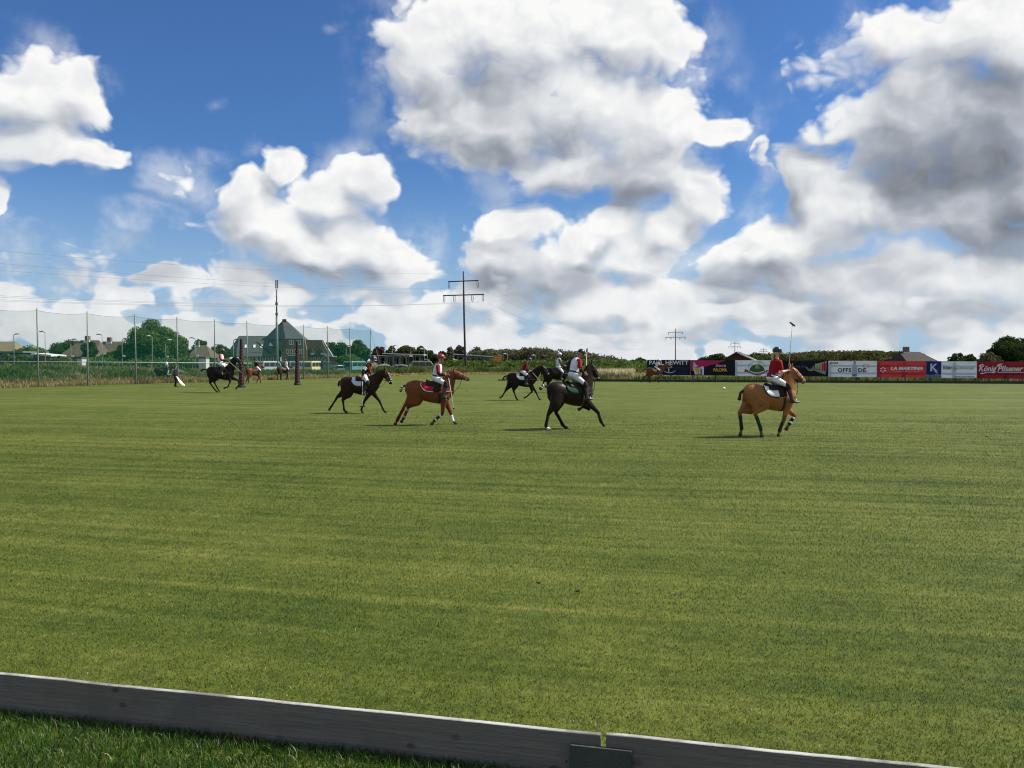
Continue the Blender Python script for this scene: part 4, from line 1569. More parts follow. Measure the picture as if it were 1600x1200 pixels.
# bay far off in front of the banners
Kk = dict(x0=1023.5, gy=598.2, yaw=0, coat=(0.15, 0.052, 0.022), points=(0.015, 0.01, 0.008), poll=(1043, 569.5), muzzle=(1049, 574), tail=(1004, 580), tail_r=0.05, cloth=(0.5, 0.35, 0.33), reins=(1036, 570.5),
          legs=[('h', 1, ((1008.5, 588.5), (1003.5, 595), (1001.5, 597))), ('h', -1, ((1014, 588.8), (1014, 595), (1015, 598.2))),
                ('f', -1, ((1029.3, 590.2), (1028.4, 595.5), (1029, 598.2))), ('f', 1, ((1038.5, 590.5), (1042.5, 595.5), (1044, 598.2)))],
          label='reddish bay horse trotting in front of the navy banner')
horse(Kk)
Wk = dict(shirt=(0.62, 0.60, 0.62), breeches=WHT, boots=BOOT, helmet=(0.7, 0.7, 0.7), label='rider in white helmet crouching forward in front of the navy banner', guard=(0.2, 0.06, 0.05))
rider(Kk, Wk, (1030, 562), (1028.3, 567), (1024.5, 573.5), None, None, (1029, 585), hpitch=0.3)

# person walking with a white cloth
pg = gnd(274, 604.2)
Kp = dict(pelvis=v3(0, 0.95), chest=v3(0.02, 1.43), head=v3(0.05, 1.68), hand_r=v3(0.14, 0.88, -0.2), hand_l=v3(0.16, 0.95, 0.22),
          ankle_r=v3(0.06, 0.09, -0.1), ankle_l=v3(-0.08, 0.09, 0.1))
Wp = dict(shirt=(0.025, 0.018, 0.03), breeches=(0.02, 0.018, 0.022), short=False, hair=(0.02, 0.015, 0.012), label='person in black walking on the grass with a white cloth', belt=False, group='people on foot')
pb, pa = person(Kp, Wp, (pg.x, pg.y, 0.004), 0.0, 1.0, False)
wc = MB()
rr = random.Random(3)
hx = pa['r'][2]
rows = []
for i in range(9):
    t = i / 8
    cxp = hx[0] + 0.05 + 0.55 * t ** 1.2
    czp = 0.80 - 0.70 * t
    rows.append([(cxp + 0.02 * math.sin(j * 1.9 + i), hx[1] + 0.05 + (j - 5) * (0.02 + 0.032 * t), czp + (0.03 + 0.05 * t) * math.sin(j * 1.3 + i * 0.8) + (0.03 if i < 8 else 0.0)) for j in range(11)])
vs = [p for r_ in rows for p in r_]
wc.add(vs, [(i * 11 + j, i * 11 + j + 1, i * 11 + 11 + j + 1, i * 11 + 11 + j) for i in range(8) for j in range(10)])
wo = wc.build('white_cloth', cloth((0.78, 0.77, 0.72)))
wo.location = (pg.x, pg.y, 0.004)
sd = wo.modifiers.new('thick', 'SOLIDIFY')
sd.thickness = 0.012
tag(wo, 'crumpled white cloth trailing from the hand of the person in black', 'cloth')
# ball in flight
bl = MB()
bl.ell((0, 0, 0), (0.043, 0.043, 0.043), 16, 10)
ball = bl.build('polo_ball', mat('ball_white', (0.8, 0.8, 0.78), 0.5, 0.05))
ball.location = at(1131, 607, 24.5)
tag(ball, 'small white polo ball in the air behind the light chestnut horse', 'ball')

# loose clods of turf kicked up by the hooves
CLODS = [(593, 893), (841, 912), (903, 925), (760, 850), (640, 868), (1170, 884), (1418 * 0.5 + 800, 663), (1508, 714), (1541, 683), (1394 * 0.5 + 800, 682), (975, 660), (1040, 661), (235, 610), (69, 620), (281, 631), (1455, 652), (1398, 655), (1275, 641), (730, 611), (720, 627), (860, 640), (985, 700), (1300, 712), (430, 700)]
M_clod = mat('turf_clod_soil', (0.030, 0.030, 0.014), 0.95, 0.3, 30.0, 0.6, 60.0)
rr = random.Random(77)
protos = []
for k in range(4):
    m = MB()
    for j in range(3):
        m.ell((rr.uniform(-0.03, 0.03), rr.uniform(-0.02, 0.02), 0.012), (rr.uniform(0.02, 0.045), rr.uniform(0.015, 0.035), rr.uniform(0.010, 0.020)), 7, 5)
    protos.append(m.mesh('turf_clod'))
    protos[-1].materials.append(M_clod)
for k, (px, py) in enumerate(CLODS):
    g = gnd(px, py)
    o = bpy.data.objects.new('turf_clod', protos[k % 4])
    COL.objects.link(o)
    o.location = (g.x, g.y, 0.006)
    o.rotation_euler = (0, 0, rr.uniform(0, 6.28))
    z = rr.uniform(0.5, 0.9) * (0.55 if g.y < 20 else 1.2)
    o.scale = (z, z, z)
    tag(o, 'small dark clod of torn turf lying loose on the mown field', 'turf clod', 'loose clods of turf on the field')


# ------------------------------------------------------------------ goal posts
def rgb_mat(name, c, **k):
    return mat(name, c, k.pop('rough', 0.7), k.pop('var', 0.08), **k)


def text_mesh(txt, size, extrude=0.004, shear=0.0, spacing=1.0, bold=0.0, align='CENTER', sx=1.0):
    cu = bpy.data.curves.new('txt', 'FONT')
    cu.body = txt
    cu.size = size
    cu.extrude = extrude
    cu.shear = shear
    cu.space_character = spacing
    cu.offset = bold
    cu.align_x = align
    cu.align_y = 'CENTER'
    cu.resolution_u = 2
    o = bpy.data.objects.new('txt', cu)
    COL.objects.link(o)
    dg = bpy.context.evaluated_depsgraph_get()
    dg.update()
    me = bpy.data.meshes.new_from_object(o.evaluated_get(dg))
    bpy.data.objects.remove(o)
    me.materials.clear()
    if sx != 1.0:
        me.transform(Matrix.Diagonal((sx, 1, 1, 1)))
    return me


M_post = rgb_mat('post_purple', (0.018, 0.010, 0.013))
M_postred = rgb_mat('post_letter_red', (0.17, 0.028, 0.03))
M_postbase = rgb_mat('post_base', (0.018, 0.018, 0.035))


def goal_post(px, py, top, label):
    g = gnd(px, py)
    s = FPX / g.y
    h = (py - top) / s
    face = math.atan2(-g.x, g.y)
    root = empty('goal_post', (g.x, g.y, 0.004), face)
    tag(root, label, 'goal post', 'goal posts')
    m = MB()
    m.tube([(0, 0, 0.0), (0, 0, 0.5), (0, 0, h * 0.55), (0, 0, h - 0.04), (0, 0, h)], [0.235, 0.215, 0.165, 0.105, 0.09], 20, sub=2)
    m.build('column', M_post, root)
    m = MB()
    m.tube([(0, 0, 0), (0, 0, 0.16)], [0.33, 0.29], 20)
    m.build('base', M_postbase, root)
    # vertical lettering, too worn and far to read: a column of red strokes
    for k in range(11):
        z = 0.42 + k * (h * 0.78 - 0.42) / 10
        r = float(np.interp(z, [0, 0.5, h * 0.55, h], [0.235, 0.215, 0.165, 0.09]))
        m = MB()
        n = 7
        vs = []
        for q in range(n):
            a_ = R(-90) + R(-34 + 68 * q / (n - 1))
            for zz in (-0.055, 0.055):
                for rr in (r - 0.02, r + 0.012):
                    w = 0.022 if (q + k) % 3 == 0 else (-0.02 if (q * k) % 4 == 1 else 0.0)
                    vs.append((rr * math.cos(a_), rr * math.sin(a_), z + zz + (w if zz > 0 else -w)))
        f = []
        for q in range(n - 1):
            b = q * 4
            f += [(b + 1, b + 5, b + 7, b + 3), (b, b + 2, b + 6, b + 4), (b + 2, b + 3, b + 7, b + 6), (b, b + 4, b + 5, b + 1)]
        f += [(0, 1, 3, 2), ((n - 1) * 4, (n - 1) * 4 + 2, (n - 1) * 4 + 3, (n - 1) * 4 + 1)]
        m.add(vs, f, False)
        m.build('letter', M_postred, root)
    return root


goal_post(377.5, 605.5, 531, 'dark padded goal post with red lettering, left one beside the galloping horse')
goal_post(464.5, 601.5, 534.5, 'dark padded goal post with red lettering, right one in front of the brick gable')

# ------------------------------------------------------------------ net fence on the left
NA, NB = Vector((-39.0, 68.5, 0)), Vector((-19.2, 111.5, 0))
ND = (NB - NA).normalized()
NN = Vector((-ND.y, ND.x, 0))            # away from the field
NLEN = (NB - NA).length
M_npost = rgb_mat('fence_post_grey', (0.16, 0.19, 0.18), rough=0.5, var=0.1, spec=0.4)
M_cable = rgb_mat('cable', (0.03, 0.035, 0.035))


def net_mat():
    m = bpy.data.materials.new('green_net')
    m.use_nodes = True
    T = NT(m.node_tree)
    out = T.new('ShaderNodeOutputMaterial')
    co = T.new('ShaderNodeTexCoord').outputs['Object']
    n = T.noise(co, 0.5, 4, 0.6)
    d = T.new('ShaderNodeBsdfDiffuse')
    d.inputs[0].default_value = (0.012, 0.13, 0.085, 1)
    tl = T.new('ShaderNodeBsdfTranslucent')
    tl.inputs[0].default_value = (0.03, 0.26, 0.18, 1)
    mx0 = T.new('ShaderNodeMixShader')
    mx0.inputs[0].default_value = 0.5
    T.put(mx0.inputs[1], d.outputs[0])
    T.put(mx0.inputs[2], tl.outputs[0])
    tr = T.new('ShaderNodeBsdfTransparent')
    mx = T.new('ShaderNodeMixShader')
    T.put(mx.inputs[0], T.math('MULTIPLY_ADD', n, 0.12, 0.15))
    T.put(mx.inputs[1], tr.outputs[0])
    T.put(mx.inputs[2], mx0.outputs[0])
    T.put(out.inputs[0], mx.outputs[0])
    return m


M_net = net_mat()
nf = empty('net_fence', NA, math.atan2(ND.y, ND.x))
tag(nf, 'tall green ball net on slim grey posts along the left edge', 'net fence')
pole_px = [52.5, 137, 212.5, 277.5, 335.5, 387, 434, 474.5, 512.5, 547, 579]


def along(px):
    a_ = (px - CX) / FPX
    # NA + t ND : X = a Y
    return (a_ * NA.y - NA.x) / (ND.x - a_ * ND.y)


ts = [along(p) for p in pole_px]
ts = [2 * ts[0] - ts[1] - 0.4, 0] + ts[1:] if abs(ts[0]) < 1.2 else [2 * ts[0] - ts[1]] + ts
ts = [2 * ts[0] - ts[1]] + ts
NH = 6.35
rr = random.Random(9)
for i, t in enumerate(ts):
    m = MB()
    lean = rr.uniform(-0.06, 0.06)
    m.tube([(t, 0, -0.05), (t + lean * 0.4, 0, NH * 0.5), (t + lean, 0, NH + 0.12)], [0.07, 0.06, 0.05], 8)
    m.build('post', M_npost, nf)
    if i < len(ts) - 1:
        t2 = ts[i + 1]
        nx, nz = 24, 6
        vs, f = [], []
        for a_ in range(nx + 1):
            u = a_ / nx
            top = NH - 0.05 - 0.16 * 4 * u * (1 - u) - 0.03 * abs(math.sin(u * math.pi * 8))
            for b in range(nz + 1):
                w = b / nz
                vs.append((t + (t2 - t) * u, 0.05 * math.sin(u * 9 + w * 3 + i) * math.sin(math.pi * u), 0.03 + (top - 0.03) * w))
        for a_ in range(nx):
            for b in range(nz):
                k = a_ * (nz + 1) + b
                f.append((k, k + nz + 1, k + nz + 2, k + 1))
        m = MB()
        m.add(vs, f)
        m.build('net_panel', M_net, nf)
        m = MB()
        m.tube([(t + (t2 - t) * u, 0, NH - 0.05 - 0.16 * 4 * u * (1 - u)) for u in np.linspace(0, 1, 9)], 0.012, 6)
        m.build('top_cable', M_cable, nf)
t = ts[-1]
m = MB()
m.tube([(t, 0, NH), (t + 1.1, -1.4, 0.0)], 0.03, 6)
m.build('stay', M_npost, nf)


# ------------------------------------------------------------------ rough bank and weeds behind the field
def strip_ground(name, path, profile, m, seed=0, jit=0.15):
    """bank: profile [(offset, height)] swept along path [(point, outward normal)]"""
    rng = np.random.default_rng(seed)
    vs, f = [], []
    npf = len(profile)
    for p, nrm, hs in path:
        for o, h in profile:
            q = p + nrm * o
            vs.append((q.x, q.y, h * hs + (rng.normal() * jit * min(1, h) if h > 0 else 0) + (0.008 if h <= 0 else 0)))
    for i in range(len(path) - 1):
        for k in range(npf - 1):
            a_ = i * npf + k
            f.append((a_, a_ + npf, a_ + npf + 1, a_ + 1))
    mb = MB()
    mb.add(vs, f)
    return mb.build(name, m)


M_bank = mat('bank_soil', (0.10, 0.085, 0.045), 0.95, 0.3, 0.8, 0.5, 3.0)
def bank_s(k):
    return np.interp(k, [8, 24, 40, 58], [1.0, 0.62, 0.5, 0.3])


path = []
for k in range(-30, 60):
    p = NA + ND * k
    path.append((p, NN, float(bank_s(k))))
bank = strip_ground('bank', path, [(0.9, 0.0), (1.6, 0.28), (3.2, 0.95), (5.5, 1.3), (8.5, 1.35), (16, 1.0), (24, 0.0)], M_bank, 3)
tag(bank, kind='structure')


def weed_mat(name, stops, transl=0.35):
    m = bpy.data.materials.new(name)
    m.use_nodes = True
    T = NT(m.node_tree)
    out = T.new('ShaderNodeOutputMaterial')
    geo = T.new('ShaderNodeNewGeometry')
    rnd_ = geo.outputs['Random Per Island']
    pos = geo.outputs['Position']
    n = T.noise(pos, 0.22, 4, 0.6)
    v = T.math('ADD', T.math('MULTIPLY', rnd_, 0.45), T.math('MULTIPLY_ADD', n, 1.9, -0.65))
    c = T.ramp(v, stops)
    d = T.new('ShaderNodeBsdfDiffuse')
    T.put(d.inputs[0], c)
    t = T.new('ShaderNodeBsdfTranslucent')
    T.put(t.inputs[0], c)
    mx = T.new('ShaderNodeMixShader')
    mx.inputs[0].default_value = transl
    T.put(mx.inputs[1], d.outputs[0])
    T.put(mx.inputs[2], t.outputs[0])
    T.put(out.inputs[0], mx.outputs[0])
    return m


M_weed = weed_mat('weed_green', [(0.0, (0.030, 0.060, 0.014)), (0.35, (0.07, 0.115, 0.026)), (0.6, (0.13, 0.155, 0.05)), (0.85, (0.27, 0.24, 0.11)), (1.0, (0.36, 0.32, 0.17))])
M_straw = weed_mat('weed_straw', [(0.0, (0.10, 0.07, 0.03)), (0.4, (0.36, 0.24, 0.10)), (0.7, (0.50, 0.38, 0.18)), (1.0, (0.16, 0.15, 0.05))])


def weeds(name, pts, hts, wid, m, seed, lean=0.5, label=None):
    """upright tapering blades at pts"""
    rng = np.random.default_rng(seed)
    pts = np.asarray(pts)
    n = len(pts)
    h = np.asarray(hts) * rng.uniform(0.5, 1.25, n)
    w = wid * rng.uniform(0.5, 1.4, n)
    th = rng.uniform(0, 2 * np.pi, n)
    la = rng.uniform(0, 2 * np.pi, n)
    ln = h * lean * rng.uniform(0, 1, n)
    dx, dy = np.cos(th) * w / 2, np.sin(th) * w / 2
    lx, ly = np.cos(la) * ln, np.sin(la) * ln
    V_ = np.empty((n, 5, 3))
    z = pts[:, 2]
    V_[:, 0] = np.stack([pts[:, 0] - dx, pts[:, 1] - dy, z - 0.05], 1)
    V_[:, 1] = np.stack([pts[:, 0] + dx, pts[:, 1] + dy, z - 0.05], 1)
    V_[:, 2] = np.stack([pts[:, 0] + dx + lx * 0.4, pts[:, 1] + dy + ly * 0.4, z + h * 0.6], 1)
    V_[:, 3] = np.stack([pts[:, 0] - dx + lx * 0.4, pts[:, 1] - dy + ly * 0.4, z + h * 0.6], 1)
    V_[:, 4] = np.stack([pts[:, 0] + lx, pts[:, 1] + ly, z + h], 1)
    b = np.arange(n)[:, None] * 5
    me = np_mesh(name, V_.reshape(-1, 3), b + np.array([[0, 1, 2, 3]]), b + np.array([[3, 2, 4]]))
    o = link_mesh(name, me, m)
    tag(o, label, 'weeds', kind='stuff')
    return o


rng = np.random.default_rng(21)


def bank_h(o):
    return np.interp(o, [0.9, 1.6, 3.2, 5.5, 8.5, 16, 24], [0, 0.28, 0.95, 1.3, 1.35, 1.0, 0])


n = 42000
k = rng.uniform(-24, 55, n)
o = rng.uniform(1.7, 12.0, n) ** 1.0
P = np.stack([NA.x + ND.x * k + NN.x * o, NA.y + ND.y * k + NN.y * o, bank_h(o) * bank_s(k)], 1)
clump = 0.75 + 0.35 * np.sin(k * 0.55) * np.sin(k * 0.21 + o)
weeds('bank_weeds', P, 0.62 * clump * np.interp(k, [8, 24], [1.0, 0.75]), 0.085, M_weed, 22, 0.7, 'wild green weeds growing over the bank behind the net')
n = 17000
k = rng.uniform(-24, 56, n)
o = rng.uniform(0.3, 2.0, n)
P = np.stack([NA.x + ND.x * k + NN.x * o, NA.y + ND.y * k + NN.y * o, bank_h(o) * bank_s(k)], 1)
weeds('dry_grass', P, 0.34, 0.07, M_straw, 23, 0.9, 'dry straw coloured grass at the foot of the bank')
# weeds across the far end, from the net to the boards
n = 30000
tt = rng.uniform(0, 1, n)
x0_, y0_, x1_, y1_ = -21.0, 117.0, 19.0, 140.0
ex = np.interp(tt, [0, 0.25, 0.7, 1.0], [-20.0, -12.0, 8.0, 26.0])
ey = np.interp(tt, [0, 0.25, 0.7, 1.0], [115.5, 136.0, 134.5, 132.0])
off = rng.uniform(0, 9.0, n)
P = np.stack([ex, ey + off, np.zeros(n)], 1)
hh = (0.35 + 0.9 * np.clip(off / 2.5, 0, 1)) * (0.75 + 0.4 * np.sin(ex * 0.9) * np.sin(ex * 0.37 + off))
weeds('field_edge_weeds', P, hh, 0.11, M_weed, 24, 0.6, 'tall pale weeds across the far end of the field')
n = 6000
tt = rng.uniform(0, 1, n)
P = np.stack([np.interp(tt, [0, 0.25, 0.7, 1.0], [-20.0, -12.0, 8.0, 26.0]), np.interp(tt, [0, 0.25, 0.7, 1.0], [115.5, 136.0, 134.5, 132.0]) + rng.uniform(-0.8, 0.8, n), np.zeros(n)], 1)
weeds('edge_straw', P, 0.3, 0.09, M_straw, 25, 0.9, 'pale straw fringe along the far end of the field')
# rough grass under and behind the banners
n = 16000
k = rng.uniform(-16, 48, n)
o = rng.uniform(0.5, 9.0, n)
FB0 = Vector((13.9, 86.0, 0))
P = np.stack([FB0.x + U.x * k + V.x * o, FB0.y + U.y * k + V.y * o, np.zeros(n)], 1)
weeds('banner_weeds', P, np.where(o > 3.5, 0.55, 0.22), 0.09, M_weed, 26, 0.7, 'rough grass growing under the row of banners')


# ------------------------------------------------------------------ power line
M_pole = mat('pole_timber', (0.06, 0.048, 0.04), 0.8, 0.2, 2.0, 0.4, 20.0)
M_arm = rgb_mat('cross_arm', (0.05, 0.048, 0.045))
M_ins = rgb_mat('insulator', (0.22, 0.22, 0.21), rough=0.35, spec=0.5)
M_wire = rgb_mat('wire', (0.16, 0.17, 0.19))
PH = 17.6
line_dir = Vector((0.345, 0.938, 0)).normalized()
arm_dir = Vector((line_dir.y, -line_dir.x, 0))
POLES = [Vector((-8.1, 144.0, 0)), Vector((78.5, 400.0, 0)), Vector((178.5, 667.0, 0)), Vector((302.0, 1000.0, 0))]
ATT = [(0.0, PH - 0.1), (-2.7, PH - 2.95), (2.7, PH - 2.95), (-3.65, PH - 5.3), (-1.7, PH - 5.3), (1.7, PH - 5.3), (3.65, PH - 5.3)]
labels = ['tall timber power pole with two cross arms, the nearest', 'power pole with two cross arms rising behind the navy banner',
          'smaller distant power pole above the red roofed barn', 'smallest and farthest power pole left of the ponytail rider']
for i, p in enumerate(POLES):
    root = empty('power_pole', p, math.atan2(arm_dir.y, arm_dir.x))
    wide = 1.0 if i == 0 else 1.25
    tag(root, labels[i], 'power pole', 'power poles of one line')
    m = MB()
    ln = -0.32 if i == 0 else 0.0
    fat = 1.0 + i * 0.28
    m.tube([(0.1, 0, -0.2), (ln * 0.5, 0, PH * 0.5), (ln, 0, PH)], [0.19 * fat, 0.165 * fat, 0.12 * fat], 12, sub=2)
    m.build('pole', M_pole, root)
    for half, z in ((2.85, PH - 1.65), (3.85, PH - 4.05)):
        m = MB()
        m.box(-half * wide + ln, half * wide + ln, -0.07, 0.07, z - 0.09 * fat, z + 0.09 * fat)
        m.build('cross_arm', M_arm, root)
    for x, z in ATT[1:]:
        x *= wide
        zt = z + 1.25
        m = MB()
        for dx in (-0.14, 0.14):
            m.tube([(x + dx + ln, 0, zt), (x + dx + ln, 0, z + 0.25)], [0.055 * fat] * 2, 8)
        m.tube([(x - 0.14 + ln, 0, z + 0.25), (x + ln, 0, z), (x + 0.14 + ln, 0, z + 0.25)], 0.04, 6)
        m.build('insulator', M_ins, root)
prev = POLES[0] - Vector((95.0, 256.0, 0))
chain = [prev] + POLES
for i in range(len(chain) - 1):
    a_, b = chain[i], chain[i + 1]
    for j, (x, z) in enumerate(ATT):
        pa_, pb_ = a_ + arm_dir * x + Vector((0, 0, z)), b + arm_dir * x + Vector((0, 0, z))
        sag = (6.3 if j else 8.2)
        pts = []
        for u in np.linspace(0, 1, 41):
            q = pa_.lerp(pb_, u)
            pts.append((q.x, q.y, q.z - sag * 4 * u * (1 - u)))
        m = MB()
        m.tube(pts, 0.009 if i == 0 else 0.004 + 0.004 * i, 5, side=(0, 0, 1))
        o = m.build('power_wire', M_wire)
        which = ['from the left edge to the nearest power pole', 'between the nearest and second power poles', 'between the second and third power poles', 'between the third and farthest power poles'][i]
        pos = ['topmost earth wire', 'upper left wire', 'upper right wire', 'outer left lower wire', 'inner left lower wire', 'inner right lower wire', 'outer right lower wire'][j]
        tag(o, pos + ' running ' + which, 'wire', 'overhead power wires')

# antenna mast by the brick house
mp = at(433, 570, 150.0)
M_mast = rgb_mat('mast_steel', (0.06, 0.06, 0.06), rough=0.5)
M_mastlow = rgb_mat('mast_grey', (0.17, 0.20, 0.19), rough=0.5)
mr = empty('antenna_mast', (mp.x, mp.y, 0))
tag(mr, 'slender dark antenna mast rising in front of the pointed roof', 'antenna mast')
ms = FPX / 150.0
mh = (HOR - 438) / ms + EYE
m = MB()
m.tube([(0, 0, 0), (0, 0, mh * 0.6)], [0.24, 0.19], 10)
m.build('lower_tube', M_mastlow, mr)
m = MB()
m.tube([(0, 0, mh * 0.6), (0, 0, mh * 0.9)], [0.13, 0.09], 8)
m.build('upper_tube', M_mast, mr)
for k in range(3):
    a_ = k * 2.1 + 0.4
    m = MB()
    m.box(-0.07, 0.07, -0.05, 0.05, mh - 1.5, mh, Matrix.Translation((0.2 * math.cos(a_), 0.2 * math.sin(a_), 0)))
    m.build('antenna_panel', M_mast, mr)
m = MB()
for k in range(22):
    z = mh * 0.42 + k * 0.42
    m.tube([(-0.25, 0.0, z), (0.25, 0.0, z + 0.06)], 0.022, 5)
m.build('climbing_rungs', M_mast, mr)
for z in (mh * 0.62, mh * 0.73):
    m = MB()
    m.box(-0.22, 0.22, -0.16, 0.16, z, z + 0.5)
    m.build('equipment_box', M_mastlow, mr, 0.02)

# ------------------------------------------------------------------ street lamps
M_lamp = rgb_mat('lamp_pole', (0.16, 0.19, 0.18), rough=0.5)
M_lhead = rgb_mat('lamp_head', (0.12, 0.13, 0.13))
M_white = rgb_mat('white_paint', (0.75, 0.75, 0.73), rough=0.5)
LAMPS = [(22, 522, 1, 0), (71, 518, -1, 1), (111, 530, 1, 1), (160, 522.5, -1, 1), (191, 529, 1, 1), (238, 525, -1, 0), (259, 531, 1, 1), (305.5, 528, -1, 1), (365, 530, 1, 0), (541, 540, 1, 0), (613, 540, 1, 0), (642, 543, 1, 0), (663, 545, -1, 1), (668, 547, 1, 1), (793, 553, -1, 0), (837, 555, -1, 0)]
where = ['at the far left', 'beside the low red shed', 'in front of the left thatched roof', 'in front of the thatched roof right of the dark tree', 'left of the big round tree', 'in front of the big round tree, left one',
         'in front of the big round tree, right one', 'right of the big round tree', 'left of the left goal post', 'left of the end of the net', 'in front of the left canopy', 'at the right half of the left canopy', 'right of the left canopy with white head', 'right of the left canopy, a lower one', 'right of the orange sign', 'behind the rider in dark red']
for (px, top, sg, sign), w in zip(LAMPS, where):
    Y = 118.0 if px < 500 else 160.0
    p = at(px, 566, Y)
    s = FPX / Y
    h = (HOR - top) / s + EYE
    root = empty('street_lamp', (p.x, p.y, 0))
    tag(root, 'slim grey street lamp ' + w, 'street lamp', 'street lamps along the road')
    m = MB()
    m.tube([(0, 0, 0), (0, 0, h - 0.15)], [0.06, 0.04], 8)
    m.build('pole', M_lamp, root)
    m = MB()
    m.tube([(0, 0, h - 0.15), (-0.2 * sg * -1, 0, h - 0.05), (sg * 0.55, 0, h)], [0.05, 0.05, 0.045], 8)
    m.build('bracket', M_lamp, root)
    m = MB()
    m.tube([(sg * 0.25, 0, h), (sg * 0.5, 0, h + 0.02), (sg * 0.85, 0, h - 0.02)], [(0.08, 0.05), (0.13, 0.08), (0.06, 0.04)], 10, sub=2)
    m.build('lamp_head', M_lhead if px not in (238, 259, 663, 668, 793, 837) else M_white, root)
    if sign:
        m = MB()
        m.box(0.05, 0.42, -0.03, 0.03, h * 0.52, h * 0.52 + 0.22)
        m.build('small_sign', M_white, root)
# guard rail on the bank
gr_ = empty('guard_rail', (0, 0, 0))
tag(gr_, 'long white metal rail along the top of the bank', 'guard rail')
pa_, pb_ = at(-30, 564.5, 104.0), at(392, 567.5, 118.0)
m = MB()
m.tube([pa_, pb_], [(0.03, 0.055)] * 2, 8)
m.build('rail', rgb_mat('rail_grey', (0.42, 0.44, 0.43), rough=0.5), gr_)
for u in np.linspace(0, 1, 26):
    q = pa_.lerp(pb_, u)
    m = MB()
    m.box(q.x - 0.04, q.x + 0.04, q.y + 0.06, q.y + 0.14, 0.3, q.z + 0.05)
    m.build('rail_post', M_lamp, gr_)


# ------------------------------------------------------------------ houses
M_slate = mat('slate_roof', (0.066, 0.078, 0.078), 0.6, 0.14, 1.5, 0.5, 9.0, 0.3)
M_thatch = mat('thatch', (0.105, 0.088, 0.066), 0.95, 0.22, 1.2, 0.7, 6.0, 0.1)
M_thatch2 = mat('thatch_sand', (0.19, 0.155, 0.10), 0.95, 0.2, 1.2, 0.7, 6.0, 0.1)


def brick_mat(name, c):
    m = bpy.data.materials.new(name)
    m.use_nodes = True
    T = NT(m.node_tree)
    out = T.new('ShaderNodeOutputMaterial')
    b = T.new('ShaderNodeBsdfPrincipled')
    co = T.new('ShaderNodeTexCoord').outputs['Object']
    mp = T.vmath('MULTIPLY', co, (1, 1, 1))
    sx = T.new('ShaderNodeSeparateXYZ')
    T.put(sx.inputs[0], mp)
    cb = T.new('ShaderNodeCombineXYZ')
    T.put(cb.inputs[0], T.math('ADD', sx.outputs[0], sx.outputs[1]))
    T.put(cb.inputs[1], sx.outputs[2])
    bt = T.new('ShaderNodeTexBrick')
    T.put(bt.inputs['Vector'], cb.outputs[0])
    bt.inputs['Scale'].default_value = 4.0
    bt.inputs['Color1'].default_value = tuple(c) + (1,)
    bt.inputs['Color2'].default_value = tuple(x * 0.7 for x in c) + (1,)
    bt.inputs['Mortar'].default_value = (0.3, 0.27, 0.23, 1)
    T.put(b.inputs['Base Color'], T.mix(0.6, bt.outputs[0], c))
    b.inputs['Roughness'].default_value = 0.85
    T.put(out.inputs[0], b.outputs[0])
    return m


M_brick = brick_mat('brick_wall', (0.18, 0.105, 0.068))
M_glass = mat('window_glass', (0.02, 0.03, 0.03), 0.12, 0.05, spec=0.6)
M_frame = rgb_mat('window_frame', (0.72, 0.72, 0.70), rough=0.5)
M_barge = rgb_mat('barge_board', (0.62, 0.63, 0.62), rough=0.6)


def window(parent, x, y, z, w, h, cross=1):
    """framed window facing -y at local (x, y, z centre)"""
    fr = MB()
    t = 0.09
    fr.box(x - w / 2, x + w / 2, y - 0.05, y + 0.06, z + h / 2 - t, z + h / 2)
    fr.box(x - w / 2, x + w / 2, y - 0.05, y + 0.06, z - h / 2, z - h / 2 + t)
    fr.box(x - w / 2, x - w / 2 + t, y - 0.048, y + 0.058, z - h / 2 + t, z + h / 2 - t)
    fr.box(x + w / 2 - t, x + w / 2, y - 0.048, y + 0.058, z - h / 2 + t, z + h / 2 - t)
    for k in range(cross):
        xx = x - w / 2 + w * (k + 1) / (cross + 1)
        fr.box(xx - 0.045, xx + 0.045, y - 0.046, y + 0.05, z - h / 2 + t, z + h / 2 - t)
    fo = fr.build('window', M_frame, parent)
    g = MB()
    g.box(x - w / 2 + t, x + w / 2 - t, y - 0.015, y + 0.02, z - h / 2 + t, z + h / 2 - t)
    g.build('pane', M_glass, fo)
    return fo


def slab(pts, th, name, m, parent):
    """roof plane with thickness, pts counter-clockwise seen from outside"""
    a_, b, c = [Vector(p) for p in pts[:3]]
    n = (b - a_).cross(c - a_).normalized() * th
    mb = MB()
    k = len(pts)
    v = [tuple(p) for p in pts] + [tuple(Vector(p) - n) for p in pts]
    mb.poly(v, [tuple(range(k)), tuple(range(k, 2 * k))[::-1]] + [(i, k + i, k + (i + 1) % k, (i + 1) % k) for i in range(k)])
    return mb.build(name, m, parent)


# big brick house: local x to the right, local y away; origin below pixel (440, 564)
HY = 172.0
hs = FPX / HY
ho = at(441, HOR, HY)
big = empty('brick_house', (ho.x, ho.y, 0), math.atan2(-ho.x, ho.y) * 0.6)
tag(big, 'large brick house with steep dark roofs and a pointed centre', 'house')


def hx(px):
    return (px - 441) / hs


def hz(py):
    return (HOR - py) / hs + EYE


